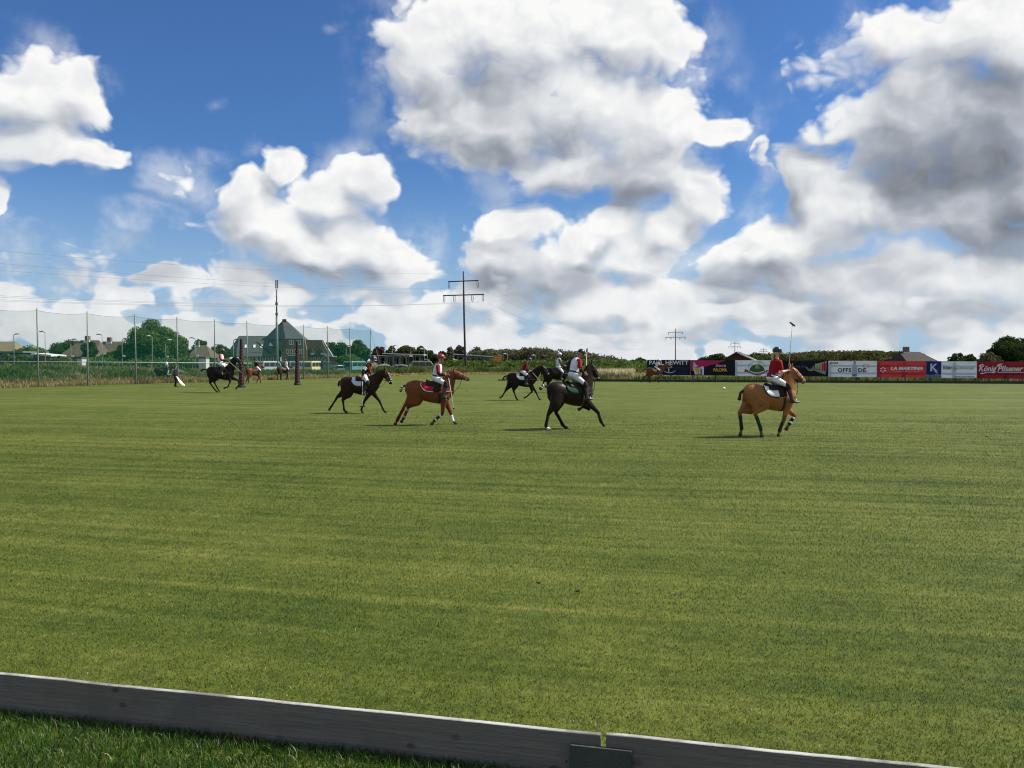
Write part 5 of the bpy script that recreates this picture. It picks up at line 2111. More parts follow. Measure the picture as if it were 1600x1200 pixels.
# left wing: hipped roof
ez, rz_ = hz(557), hz(524)
slab([(hx(372), 0, ez), (hx(432), 0, ez), (hx(430), 4.6, rz_), (hx(371), 4.6, rz_)], 0.18, 'roof', M_slate, big)
slab([(hx(349), 4.6, ez), (hx(372), 0, ez), (hx(371), 4.6, rz_)], 0.18, 'roof', M_slate, big)
slab([(hx(371), 4.6, rz_), (hx(430), 4.6, rz_), (hx(432), 9.2, ez), (hx(372), 9.2, ez)], 0.18, 'roof', M_slate, big)
slab([(hx(372), 9.2, ez), (hx(349), 4.6, ez), (hx(371), 4.6, rz_)], 0.18, 'roof', M_slate, big)
m = MB()
m.box(hx(375), hx(431), 0.5, 8.8, 0, ez + 0.1)
m.build('wall', M_brick, big)
for k in range(7):
    window(big, hx(377.5 + k * 8), 0.47, hz(563), 0.6, 1.3, 0)
slab([(hx(400), -0.06, hz(534)), (hx(402.4), -0.08, hz(534)), (hx(431), -0.4, hz(557)), (hx(427), -0.4, hz(557))], 0.08, 'valley', mat('lead_dark', (0.022, 0.026, 0.026), 0.5), big).location.y = 1.1
for sx_, sy_ in ((384, 541), (397, 541), (408, 541), (421.5, 538), (425, 538)):
    yy = 4.6 * (557 - sy_) / 33.0
    m = MB()
    M4 = Matrix.Translation((hx(sx_), yy - 0.10, hz(sy_))) @ Matrix.Rotation(math.atan2(rz_ - ez, 4.6), 4, 'X')
    m.box(-0.22, 0.22, -0.45, 0.45, -0.02, 0.06, M4)
    m.build('skylight', M_frame, big)
m = MB()
m.tube([(hx(427.5), 4.4, rz_ + 0.05), (hx(433), 0.1, ez + 0.6)], 0.11, 6)
m.build('barge_board', M_barge, big)
# centre tower roof
az_, tz = hz(500), hz(529.5)
x0_, x1_, xa = hx(447), hx(476), hx(441)
yb, yf, ya = 9.0, -1.2, 4.0
slab([(x0_, yf, tz), (x1_, yf, tz), (hx(445.5), ya, az_), (hx(438.5), ya, az_)], 0.2, 'roof', M_slate, big)
slab([(hx(408), ya + 1.0, tz), (x0_, yf, tz), (hx(438.5), ya, az_)], 0.2, 'roof', M_slate, big)
slab([(x1_, yf, tz), (x1_, yb, tz), (hx(445.5), ya, az_)], 0.2, 'roof', M_slate, big)
slab([(x1_, yb, tz), (hx(408), yb, tz), (hx(438.5), ya, az_), (hx(445.5), ya, az_)], 0.2, 'roof', M_slate, big)
slab([(hx(408), yb, tz), (hx(408), ya + 1.0, tz), (hx(438.5), ya, az_)], 0.2, 'roof', M_slate, big)
slab([(hx(434), ya + 0.5, ez), (hx(441.5), yf, hz(548)), (x0_, yf, tz), (hx(408), ya + 1.0, tz)], 0.2, 'side_roof', M_slate, big)
m = MB()
m.box(hx(438.6), hx(444.5), ya - 0.35, ya + 0.35, az_ - 0.4, az_ + 0.35)
m.build('chimney', M_slate, big, 0.03)
# brick gable
gp = [(hx(441), 0.0), (hx(479), 0.0), (hx(479), hz(548)), (hx(475.5), hz(529)), (hx(447.5), hz(529)), (hx(440.5), hz(547))]
m = MB()
m.prism(gp, -1.0, 7.0, 'y')
m.build('gable_wall', M_brick, big)
for px_ in (456, 467):
    window(big, hx(px_), -1.03, hz(535.2), 0.80, 0.98, 1)
for px_ in (450.2, 455.8, 461.3, 467, 472.6):
    window(big, hx(px_), -1.03, hz(549.3), 0.52, 0.88, 0)
m = MB()
m.prism([(hx(450.5), 0.0), (hx(466), 0.0), (hx(466), hz(557.5)), (hx(462), hz(555.8)), (hx(454), hz(555.8)), (hx(450.5), hz(558))], -1.04, -1.015, 'y')
m.build('garage_door', M_glass, big)
m = MB()
m.box(hx(450), hx(466.5), -1.14, -1.0, hz(555.8), hz(554.6))
m.build('lintel', M_barge, big)
# right wing
slab([(hx(474), 0.4, ez), (hx(518), 0.4, ez), (hx(501), 4.8, hz(530)), (hx(474), 4.8, hz(530))], 0.18, 'roof', M_slate, big)
slab([(hx(474), 4.8, hz(530)), (hx(501), 4.8, hz(530)), (hx(518), 9.0, ez), (hx(474), 9.0, ez)], 0.18, 'roof', M_slate, big)
m = MB()
m.prism([(hx(476), 0.0), (hx(513), 0.0), (hx(513), ez), (hx(500.5), hz(531)), (hx(476), hz(531))], 1.2, 8.4, 'y')
m.build('wall', M_brick, big)
m = MB()
m.tube([(hx(501), 4.7, hz(529.6)), (hx(518.6), 0.35, ez - 0.05)], 0.12, 6)
m.build('barge_board', M_barge, big)
for px_ in (487, 502.5):
    dm = MB()
    dm.prism([(hx(px_ - 4), hz(554.5)), (hx(px_ + 3.4), hz(554.5)), (hx(px_ + 3.4), hz(552.0)), (hx(px_ - 1.5), hz(544.5)), (hx(px_ - 5), hz(544.0))], 0.15, 3.0, 'y')
    d_o = dm.build('dormer', M_slate, big)
    window(d_o, hx(px_), 0.12, hz(553), 0.72, 0.42, 1)
    d_o.children[0].parent = d_o
for k in range(5):
    window(big, hx(483 + k * 6.5), 1.16, hz(562), 0.55, 1.0, 0)
m = MB()
m.box(hx(513), hx(532), 2.0, 5.5, 0, hz(559))
m.build('annex_wall', M_brick, big)
m = MB()
m.box(hx(512), hx(534), 1.6, 5.9, hz(559), hz(557.4))
m.build('annex_roof', M_slate, big)


def gable_house(name, label, px0, px1, ridge0, ridge1, ytop, yeave, Y, roof, wall, hip=True, chim=(), depth=6.0, wins=3):
    """house seen from its long side; hipped or gabled roof"""
    s = FPX / Y
    c = at((px0 + px1) / 2, HOR, Y)
    mid = (px0 + px1) / 2
    X = lambda p: (p - mid) / s
    Z = lambda y: (HOR - y) / s + EYE
    root = empty(name, (c.x, c.y, 0))
    tag(root, label, 'house')
    e, r = Z(yeave), Z(ytop)
    d2 = depth / 2
    slab([(X(px0), 0, e), (X(px1), 0, e), (X(ridge1), d2, r), (X(ridge0), d2, r)], 0.25, 'roof', roof, root)
    slab([(X(ridge0), d2, r), (X(ridge1), d2, r), (X(px1), depth, e), (X(px0), depth, e)], 0.25, 'roof', roof, root)
    if hip:
        slab([(X(px0), depth, e), (X(px0), 0, e), (X(ridge0), d2, r)], 0.25, 'roof', roof, root)
        slab([(X(px1), 0, e), (X(px1), depth, e), (X(ridge1), d2, r)], 0.25, 'roof', roof, root)
    w = MB()
    i = 0.5
    if hip:
        w.box(X(px0) + i, X(px1) - i, i, depth - i, 0, e + 0.05)
    else:
        w.prism([(i, 0), (depth - i, 0), (depth - i, e), (d2, r - 0.3), (i, e)], X(px0) + 0.3, X(px1) - 0.3, 'x')
    w.build('wall', wall, root)
    for k in range(wins):
        xx = X(px0) + i + (X(px1) - X(px0) - 2 * i) * (k + 0.5) / wins
        window(root, xx, i - 0.03, e - 1.0, 0.9, 1.1, 1)
    for cx_ in chim:
        q = MB()
        q.box(X(cx_) - 0.35, X(cx_) + 0.35, d2 - 0.35, d2 + 0.35, r - 0.5, r + 0.75)
        q.build('chimney', M_brick, root, 0.03)
        q = MB()
        q.box(X(cx_) - 0.5, X(cx_) + 0.5, d2 - 0.48, d2 + 0.48, r - 0.45, r - 0.05)
        q.build('flashing', M_barge, root)
    return root


M_plaster = mat('pale_plaster', (0.45, 0.42, 0.36), 0.85, 0.1)
M_wallred = mat('red_boards', (0.20, 0.05, 0.035), 0.8, 0.15)
gable_house('thatched_house', 'low thatched house with brick chimney between dark trees at left', 90, 150, 112, 142, 531, 557, 142, M_thatch, M_brick, chim=(123.5,))
gable_house('thatched_house', 'thatched house with dark chimney left of the big round tree', 148, 198, 148, 178, 533, 557, 148, M_thatch, M_brick, chim=(159,))
gable_house('thatched_house', 'sandy thatched house cut off at the far left edge', -30, 24, -20, 9, 533, 551, 150, M_thatch2, M_brick)
gable_house('thatched_house', 'small thatched house right of the big round tree', 291, 330, 299, 313, 539, 559, 150, M_thatch, M_brick, chim=(299,))
gable_house('tiled_house', 'brown roofed house with pale gable edge behind the red banner', 1417, 1468, 1420, 1453, 549.5, 565, 118, mat('brown_tiles', (0.035, 0.027, 0.022), 0.8, 0.15, 2.0, 0.4, 8.0), M_plaster, hip=True, chim=(1431,))
gable_house('grey_cottage', 'small grey roofed cottage between the two left trees', 70, 92, 72, 90, 541.5, 552, 175, mat('pale_tiles', (0.25, 0.24, 0.20), 0.85, 0.12), M_plaster, hip=False)
gable_house('solar_house', 'long low house with dark blue panels on its roof', 950, 986, 953, 981, 561, 567.5, 240, mat('solar_dark', (0.03, 0.04, 0.06), 0.3, 0.1, spec=0.5), M_plaster, hip=False, depth=8.0)
# dark shed and red shed at the left
for px0, px1, yt, ye, Y, wallm, lab, nm in ((-20, 33, 548.8, 551, 128, mat('dark_boards', (0.03, 0.035, 0.035), 0.8), 'dark flat roofed shed at the far left behind the bank', 'flat_shed'),
                                            (51, 77, 551.5, 554, 126, M_wallred, 'low red shed with sloping white roof edge at left', 'red_shed')):
    s = FPX / Y
    c = at((px0 + px1) / 2, HOR, Y)
    w2 = (px1 - px0) / 2 / s
    zt, zl = (HOR - yt) / s + EYE, (HOR - ye) / s + EYE
    root = empty(nm, (c.x, c.y, 0))
    tag(root, lab, 'shed')
    tilt = 0.28 if nm == 'red_shed' else 0.0
    q = MB()
    q.prism([(-w2, 0), (w2, 0), (w2, zl - tilt), (-w2, zl)], 0.3, 4.0, 'y')
    q.build('wall', wallm, root)
    q = MB()
    q.prism([(-w2 - 0.25, zl), (w2 + 0.25, zl - tilt), (w2 + 0.25, zt - tilt), (-w2 - 0.25, zt)], 0.0, 4.4, 'y')
    q.build('roof', M_barge if nm == 'red_shed' else mat('shed_roof', (0.16, 0.17, 0.17), 0.7), root)
    q = MB()
    q.box(-w2 * 0.8, -w2 * 0.1, 0.26, 0.3, 0.9, zl - 0.5)
    q.build('window', M_glass, root)
# red barn behind the banners
Y = 128.0
s = FPX / Y
c = at(1153, HOR, Y)
X = lambda p: (p - 1153) / s
Z = lambda y: (HOR - y) / s + EYE
barn = empty('red_barn', (c.x, c.y, 0), -math.atan2(c.x, c.y) * 1.15)
tag(barn, 'red gabled barn with pale right roof edge behind the banners', 'barn')
q = MB()
q.prism([(X(1134), 0), (X(1177), 0), (X(1177), Z(563)), (X(1152), Z(552)), (X(1134), Z(561))], 0.3, 9.0, 'y')
q.build('wall', mat('barn_red', (0.075, 0.022, 0.018), 0.85, 0.15), barn)
slab([(X(1152), 0, Z(551)), (X(1181), 0, Z(564.5)), (X(1181), 9.5, Z(564.5)), (X(1152), 9.5, Z(551))][::-1], 0.2, 'roof', mat('barn_roof', (0.07, 0.065, 0.06), 0.8, 0.1), barn)
slab([(X(1132), 0, Z(562.5)), (X(1152), 0, Z(551)), (X(1152), 9.5, Z(551)), (X(1132), 9.5, Z(562.5))][::-1], 0.2, 'roof', mat('barn_roof', (0.2, 0.2, 0.2)), barn)
q = MB()
q.tube([(X(1152), -0.1, Z(550.6)), (X(1181), -0.1, Z(564.1))], [(0.05, 0.13)] * 2, 6)
q.build('barge_board', M_barge, barn)


# ------------------------------------------------------------------ canopies and sign
def canopy(px0, px1, y0, y1, Y, label, posts):
    s = FPX / Y
    c = at((px0 + px1) / 2, HOR, Y)
    mid = (px0 + px1) / 2
    root = empty('platform_canopy', (c.x, c.y, 0))
    tag(root, label, 'canopy', 'flat canopies beyond the field')
    x0, x1 = (px0 - mid) / s, (px1 - mid) / s
    z0, z1 = (HOR - y0) / s + EYE, (HOR - y1) / s + EYE
    q = MB()
    q.prism([(x0, z0 - 0.16), (x1, z1 - 0.16), (x1, z1), (x0, z0)], 0, 5.0, 'y')
    q.build('roof', M_barge, root)
    q = MB()
    q.prism([(x0 + 0.4, z0 - 0.5), (x1 - 0.6, z1 - 0.5), (x1 - 0.6, z1 - 0.42), (x0 + 0.4, z0 - 0.42)], 0.5, 0.7, 'y')
    q.build('beam', M_lamp, root)
    for k in range(posts):
        xx = x0 + 0.8 + (x1 - x0 - 1.6) * k / (posts - 1)
        for yy in (0.7, 4.2):
            q = MB()
            q.box(xx - 0.09, xx + 0.09, yy - 0.09, yy + 0.09, 0, z1 - 0.1)
            q.build('post', M_lamp, root)
    return root


canopy(597, 662, 551.5, 553.8, 158.0, 'long flat pale canopy on posts, left one behind the red helmet', 6)
canopy(584, 640, 555.0, 555.6, 172.0, 'lower flat canopy half hidden behind the left canopy', 5)
canopy(708, 772, 552.6, 556.6, 158.0, 'sloping flat pale canopy crossed by the nearest power pole', 6)
M_orange = rgb_mat('sign_orange', (0.50, 0.20, 0.02), rough=0.6)
Y = 147.0
s = FPX / Y
c = at(777, HOR, Y)
sg = empty('orange_sign', (c.x, c.y, 0))
tag(sg, 'orange sign board on two posts beside the right canopy', 'sign')
q = MB()
q.box(-0.80, 0.80, -0.04, 0.04, EYE - 0.2, EYE + 0.95)
q.build('board', M_orange, sg, 0.01)
for z_, w_ in ((EYE + 0.62, 0.6), (EYE + 0.2, 0.66)):
    q = MB()
    q.box(-w_, w_, -0.055, -0.045, z_ - 0.09, z_ + 0.09)
    q.build('lettering_band', rgb_mat('sign_pale', (0.62, 0.36, 0.12)), sg)
for x_ in (-0.5, 0.8):
    q = MB()
    q.box(x_ - 0.05, x_ + 0.05, 0.045, 0.13, 0, EYE + 1.2 if x_ > 0 else EYE + 0.9)
    q.build('post', rgb_mat('post_yellow', (0.42, 0.36, 0.12)), sg)


# ------------------------------------------------------------------ parked vehicles
M_tyre = rgb_mat('tyre', (0.02, 0.02, 0.02), rough=0.9)
M_rim = rgb_mat('rim', (0.4, 0.4, 0.4), rough=0.35, metal=0.8)
M_lightr = rgb_mat('tail_light', (0.35, 0.02, 0.02), rough=0.3)
M_lightw = rgb_mat('head_light', (0.7, 0.7, 0.68), rough=0.2)
M_bump = rgb_mat('bumper', (0.06, 0.06, 0.06))
_pm = {}


def paint(c):
    if c not in _pm:
        _pm[c] = mat('car_paint_%d' % len(_pm), c, 0.28, 0.04, 2.0, spec=0.5)
    return _pm[c]


def vehicle(px, Y, yaw, col, kind, label):
    g = at(px, HOR, Y)
    root = empty('parked_van' if kind == 'van' else 'parked_car', (g.x, g.y, 0.0), R(yaw))
    tag(root, label, 'van' if kind == 'van' else 'car', 'vehicles parked beyond the bank')
    if kind == 'van':
        L_, W_, H_ = 4.7, 1.85, 2.15
        prof = [(-2.3, 0.35), (2.25, 0.35), (2.35, 0.7), (2.2, 1.12), (1.65, 1.25), (1.2, 1.95), (0.9, H_), (-2.2, H_), (-2.35, 1.9), (-2.35, 0.5)]
        side = [((0.15, 1.3), (1.35, 1.3), (1.0, 1.92), (0.15, 1.92)), ((-0.95, 1.3), (0.05, 1.3), (0.05, 1.92), (-0.95, 1.92)), ((-2.2, 1.3), (-1.05, 1.3), (-1.05, 1.92), (-2.15, 1.92))]
        ws = ((1.68, 1.28), (1.22, 1.93))
        rw = ((-2.36, 1.25), (-2.34, 1.9))
    else:
        L_, W_, H_ = 4.4, 1.78, 1.5
        prof = [(-2.15, 0.32), (2.1, 0.32), (2.2, 0.6), (2.05, 0.82), (1.05, 0.98), (0.45, 1.42), (-0.1, H_), (-1.4, 1.45), (-2.05, 1.02), (-2.2, 0.85)]
        side = [((0.02, 0.98), (0.95, 0.98), (0.42, 1.36), (0.02, 1.38)), ((-0.95, 0.98), (-0.06, 0.98), (-0.06, 1.38), (-0.95, 1.38)), ((-1.75, 1.0), (-1.03, 0.98), (-1.03, 1.37), (-1.4, 1.36))]
        ws = ((1.02, 1.02), (0.5, 1.39))
        rw = ((-2.02, 1.06), (-1.46, 1.42))
    q = MB()
    q.prism(prof, -W_ / 2, W_ / 2, 'y')
    bo = q.build('body', paint(col), root, 0.09)
    for sgn in (-1, 1):
        for w_ in side:
            q = MB()
            y0 = sgn * (W_ / 2 - 0.012)
            y1 = sgn * (W_ / 2 + 0.012)
            q.prism(list(w_), min(y0, y1), max(y0, y1), 'y')
            q.build('side_window', M_glass, root)
    for nm, ((xa_, za), (xb, zb)), o in (('windscreen', ws, 0.02), ('rear_window', rw, -0.02)):
        q = MB()
        k_ = W_ / 2 - 0.14
        q.poly([(xa_ + o, -k_, za), (xa_ + o, k_, za), (xb + o, k_ - 0.08, zb), (xb + o, -k_ + 0.08, zb), (xa_ - o, -k_, za), (xa_ - o, k_, za), (xb - o, k_ - 0.08, zb), (xb - o, -k_ + 0.08, zb)],
               [(0, 1, 2, 3), (7, 6, 5, 4), (0, 4, 5, 1), (1, 5, 6, 2), (2, 6, 7, 3), (3, 7, 4, 0)])
        q.build(nm, M_glass, root)
    for x_ in (1.38, -1.38):
        for sgn in (-1, 1):
            q = MB()
            q.tube([(x_, sgn * (W_ / 2 - 0.2), 0.32), (x_, sgn * (W_ / 2 + 0.02), 0.32)], [0.32, 0.32], 18, side=(1, 0, 0))
            w_o = q.build('wheel', M_tyre, root)
            q = MB()
            q.tube([(x_, sgn * (W_ / 2 + 0.0), 0.32), (x_, sgn * (W_ / 2 + 0.035), 0.32)], [0.2, 0.18], 14, side=(1, 0, 0))
            q.build('rim', M_rim, w_o)
    for x_, mm, nm in ((-L_ / 2 - 0.02, M_lightr, 'tail_light'), (L_ / 2 - 0.02, M_lightw, 'headlight')):
        for sgn in (-1, 1):
            q = MB()
            q.box(x_ - 0.03, x_ + 0.06, sgn * 0.68 - 0.13, sgn * 0.68 + 0.13, 0.72, 0.92)
            q.build(nm, mm, root)
    for x_ in (-L_ / 2 - 0.06, L_ / 2 - 0.1):
        q = MB()
        q.box(x_, x_ + 0.14, -W_ / 2 + 0.06, W_ / 2 - 0.06, 0.34, 0.56)
        q.build('bumper', M_bump, root, 0.03)
    return root


VEH = [(422, 128, 62, (0.35, 0.38, 0.40), 'van', 'silver van parked left of the white shirted rider behind the net'),
       (441, 130, 66, (0.025, 0.03, 0.035), 'car', 'dark car parked between the silver van and the blue van'),
       (459, 131, 70, (0.10, 0.16, 0.24), 'van', 'blue van parked behind the right goal post'),
       (474, 134, 74, (0.70, 0.70, 0.68), 'car', 'white car just right of the right goal post'),
       (489, 130, 78, (0.55, 0.50, 0.28), 'van', 'cream yellow van below the house dormers'),
       (505, 133, 80, (0.02, 0.025, 0.025), 'van', 'black van right of the cream yellow van'),
       (520, 134, 84, (0.03, 0.045, 0.04), 'car', 'dark green car right of the black van'),
       (536, 135, 20, (0.72, 0.72, 0.70), 'car', 'white car parked side on near the end of the net'),
       (558, 136, 60, (0.12, 0.26, 0.28), 'van', 'teal van near the last net post'),
       (604, 150, 8, (0.62, 0.62, 0.60), 'car', 'pale car parked left under the left canopy'),
       (630, 150, 5, (0.34, 0.45, 0.52), 'car', 'light blue car parked under the left canopy'),
       (664, 149, 4, (0.28, 0.25, 0.12), 'van', 'olive van parked beside the red helmet rider')]
for v_ in VEH:
    vehicle(*v_)
# small white kiosk boxes on the road
for px, Y, w_, h0, lab in ((124, 124, 0.75, 2.5, 'small white box trailer in front of the left thatched house'), (316, 122, 1.1, 2.55, 'white box trailer with dark lid right of the big round tree')):
    g = at(px, HOR, Y)
    root = empty('box_trailer', (g.x, g.y, 0))
    tag(root, lab, 'trailer')
    q = MB()
    q.box(-w_ / 2, w_ / 2, 0, 1.4, 0.5, h0)
    q.build('box', rgb_mat('trailer_grey', (0.45, 0.46, 0.45)), root, 0.03)
    q = MB()
    q.prism([(-w_ / 2 - 0.08, h0), (w_ / 2 + 0.08, h0), (w_ / 2 - 0.15, h0 + 0.22), (-w_ / 2 + 0.15, h0 + 0.22)], -0.06, 1.46, 'y')
    q.build('lid', M_bump, root)
    for sgn in (-1, 1):
        q = MB()
        q.tube([(sgn * (w_ / 2 - 0.02), 0.7, 0.3), (sgn * (w_ / 2 + 0.14), 0.7, 0.3)], [0.3, 0.3], 14, side=(0, 1, 0))
        q.build('wheel', M_tyre, root)


# ------------------------------------------------------------------ trees
def leaf_mat(name, c):
    m = bpy.data.materials.new(name)
    m.use_nodes = True
    T = NT(m.node_tree)
    out = T.new('ShaderNodeOutputMaterial')
    geo = T.new('ShaderNodeNewGeometry')
    r_ = geo.outputs['Random Per Island']
    n_ = T.noise(geo.outputs['Position'], 0.45, 3, 0.6)
    f = T.math('ADD', T.math('MULTIPLY', r_, 0.9), T.math('MULTIPLY_ADD', n_, 1.2, -0.1))
    col = T.ramp(f, [(0.2, tuple(x * 0.5 for x in c)), (0.6, c), (1.0, (c[0] * 1.7, c[1] * 1.5, c[2] * 1.4))])
    d = T.new('ShaderNodeBsdfDiffuse')
    T.put(d.inputs[0], col)
    t = T.new('ShaderNodeBsdfTranslucent')
    T.put(t.inputs[0], col)
    mx = T.new('ShaderNodeMixShader')
    mx.inputs[0].default_value = 0.3
    T.put(mx.inputs[1], d.outputs[0])
    T.put(mx.inputs[2], t.outputs[0])
    T.put(out.inputs[0], mx.outputs[0])
    return m


M_leaf = {'dark': leaf_mat('leaf_dark', (0.032, 0.054, 0.018)), 'mid': leaf_mat('leaf_mid', (0.056, 0.098, 0.026)), 'olive': leaf_mat('leaf_olive', (0.055, 0.065, 0.025)),
          'grey': leaf_mat('leaf_grey', (0.075, 0.085, 0.05)), 'red': leaf_mat('leaf_copper', (0.05, 0.03, 0.02))}
M_bark = mat('bark', (0.055, 0.045, 0.035), 0.9, 0.25, 3.0, 0.6, 12.0)


def leaves(rng, cen, rad, n, size):
    """leaf-sized faces through a clump: mostly in its outer shell, roughly facing outwards"""
    d = rng.normal(size=(n, 3))
    d /= np.linalg.norm(d, axis=1)[:, None]
    r = rng.uniform(0.45, 1.08, n) ** 0.6
    p = np.asarray(cen) + d * np.asarray(rad) * r[:, None]
    nr = d + rng.normal(size=(n, 3)) * 0.7
    nr /= np.linalg.norm(nr, axis=1)[:, None]
    a_ = np.cross(nr, rng.normal(size=(n, 3)))
    a_ /= np.linalg.norm(a_, axis=1)[:, None] + 1e-9
    b = np.cross(nr, a_)
    s_ = size * rng.uniform(0.5, 1.3, n)[:, None]
    return np.stack([p - a_ * s_, p - b * s_ * 0.6, p + a_ * s_, p + b * s_ * 0.6], 1)


def crown_clumps(rng, w, h, zc, k, shape):
    out = []
    for i in range(k):
        while True:
            q = rng.uniform(-1, 1, 3)
            if np.dot(q, q) < 1:
                break
        q = q / max(np.linalg.norm(q), 0.15) * rng.uniform(0.45, 0.86)
        if shape == 'flat':
            q[2] = abs(q[2]) * 0.8 - 0.2
        rr_ = rng.uniform(0.22, 0.40)
        if shape == 'tall':
            q[:2] *= 0.9 - 0.55 * max(q[2], 0)
            rr_ *= 0.85
        if shape == 'dome':
            q = q / np.linalg.norm(q) * rng.uniform(0.5, 0.80)
            rr_ = rng.uniform(0.20, 0.32)
        out.append(((q[0] * w, q[1] * w, zc + q[2] * h), (rr_ * w, rr_ * w, rr_ * min(h, w) * 0.85)))
    return out


def tree(px, top, halfw, Y, kind, label, shape='round', seed=1, dens=1.0, ybot=566, group='trees beyond the field'):
    s = FPX / Y
    g = at(px, HOR, Y)
    H = (HOR - top) / s + EYE
    w = halfw / s
    rng = np.random.default_rng(seed)
    zb = max(0.8, H - 2.3 * w) if shape not in ('tall', 'dome') else (1.0 if shape == 'tall' else -1.5)
    h = (H - zb) / 2
    zc = zb + h
    root = empty('tree', (g.x, g.y, 0))
    tag(root, label, 'tree', group)
    cl = crown_clumps(rng, w, h, zc, 60 if shape == 'dome' else 30, shape)
    cl.append(((0, 0, zc), (w * 0.72, w * 0.72, h * 0.76)))
    size = max(0.16, 1.5 / s)
    quads = []
    for c_, r_ in cl:
        area = 4 * math.pi * (r_[0] * r_[2])
        nn = int(min(1500, max(60, area / (size * size) * 1.15 * dens)))
        quads.append(leaves(rng, c_, r_, nn, size))
    vv = np.concatenate(quads)
    nq = len(vv)
    me = np_mesh('crown', vv.reshape(-1, 3), np.arange(nq * 4).reshape(-1, 4))
    link_mesh('crown', me, M_leaf[kind], root)
    t = MB()
    t.tube([(0, 0, -0.1), (0.05, 0, zb), (0, 0.05, zc), (0.0, 0, H * 0.86)], [0.05 * w + 0.10, 0.045 * w + 0.07, 0.03 * w + 0.05, 0.02], 8, sub=2)
    for i in range(6):
        a_ = i * 2.4
        z0 = zb * 0.7 + (zc - zb * 0.7) * rng.uniform(0.1, 0.9)
        t.tube([(0, 0, z0), (0.35 * w * math.cos(a_), 0.35 * w * math.sin(a_), z0 + 0.35 * h), (0.7 * w * math.cos(a_), 0.7 * w * math.sin(a_), z0 + 0.7 * h)], [0.03 * w + 0.03, 0.02 * w + 0.02, 0.015], 6, sub=2)
    t.build('trunk', M_bark, root)
    return root


TREES = [
    (244, 497.5, 50, 136, 'mid', 'big round dark green tree standing left of the goal', 'dome'),
    (203, 534, 24, 134, 'mid', 'smaller bushy tree at the left foot of the big round tree', 'round'),
    (50, 534, 27, 140, 'mid', 'broad low tree above the low red shed', 'flat'),
    (112, 524.5, 34, 160, 'dark', 'dark spreading tree behind the left thatched house', 'flat'),
    (140, 533, 13, 134, 'dark', 'dark tree in front of the left thatched house', 'round'),
    (172, 548, 16, 132, 'mid', 'low bush in front of the second thatched house', 'round'),
    (20, 552, 20, 124, 'olive', 'low bush beside the dark shed at far left', 'round'),
    (95, 553, 18, 126, 'olive', 'low bush right of the red shed', 'flat'),
    (313, 532, 17, 165, 'dark', 'dark tree right of the big round tree', 'round'),
    (342, 533, 20, 170, 'dark', 'dark tree behind the galloping rider', 'flat'),
    (283, 540, 14, 150, 'dark', 'dark tree tucked behind the right side of the big round tree', 'round'),
    (513, 531, 17, 190, 'dark', 'dark tree behind the right wing of the brick house', 'round'),
    (534, 533, 13, 186, 'dark', 'upright dark tree right of the brick house', 'round'),
    (562, 532, 19, 180, 'dark', 'bushy dark tree near the last net post', 'round'),
    (545, 550, 22, 160, 'mid', 'low green bush behind the teal van', 'flat'),
    (592, 541, 13, 188, 'red', 'small copper coloured tree just right of the net', 'round'),
    (612, 543, 15, 188, 'olive', 'dark olive tree above the left end of the left canopy', 'round'),
    (634, 536.5, 22, 188, 'olive', 'tallest olive tree behind the left canopy', 'round'),
    (657, 540, 15, 186, 'dark', 'dark tree at the right end of the left canopy', 'round'),
    (674, 549, 14, 182, 'dark', 'low dark tree left of the red helmet', 'round'),
    (704, 537.5, 8, 184, 'grey', 'narrow upright tree left of the nearest power pole', 'tall'),
    (718, 538, 11, 186, 'grey', 'grey green tree just left of the nearest power pole', 'round'),
    (692, 548, 14, 180, 'dark', 'low dark tree right of the red helmet', 'round'),
    (748, 543, 19, 190, 'dark', 'dark tree right of the nearest power pole', 'round'),
    (763, 542, 13, 192, 'grey', 'grey green tree above the sloping canopy', 'round'),
    (712, 560, 30, 150, 'mid', 'low hedge bush in front of the sloping canopy', 'flat'),
    (750, 563, 26, 149, 'mid', 'low hedge bush left of the orange sign', 'flat'),
    (1000, 557.5, 11, 190, 'dark', 'dark pointed tree left of the navy banner', 'tall'),
    (990, 562, 10, 190, 'dark', 'low dark tree left of the navy banner beside the solar roof', 'round'),
    (1122, 552.5, 20, 170, 'dark', 'dark rounded tree behind the pink and black banner', 'round'),
    (1104, 557, 14, 172, 'dark', 'low dark tree at the left of the red barn', 'round'),
    (1178, 550, 14, 190, 'dark', 'loose dark tree right of the red barn', 'round'),
    (1395, 556, 16, 128, 'grey', 'pale leaved bush behind the red banner with the star', 'round'),
    (1408, 552, 14, 135, 'dark', 'dark tree left of the brown roofed house', 'round'),
    (1432, 549, 12, 150, 'dark', 'dark tree peeping over the brown roof', 'flat'),
    (1495, 550.5, 13, 125, 'dark', 'small loose tree right of the brown roofed house', 'round'),
    (1514, 553.5, 12, 125, 'dark', 'small dark tree above the white banner', 'round'),
    (1545, 550, 18, 118, 'grey', 'grey green bush at the left foot of the large right tree', 'round'),
    (1590, 522.5, 48, 120, 'dark', 'large dark tree at the right edge behind the dark red banner', 'dome'),
    (1556, 540, 18, 122, 'dark', 'left lobe tree beside the large tree at the right edge', 'round'),
]
for i, (px, top, hw, Y, kd, lab, shp) in enumerate(TREES):
    tree(px, top, hw, Y, kd, lab, shp, 100 + i, 1.0)


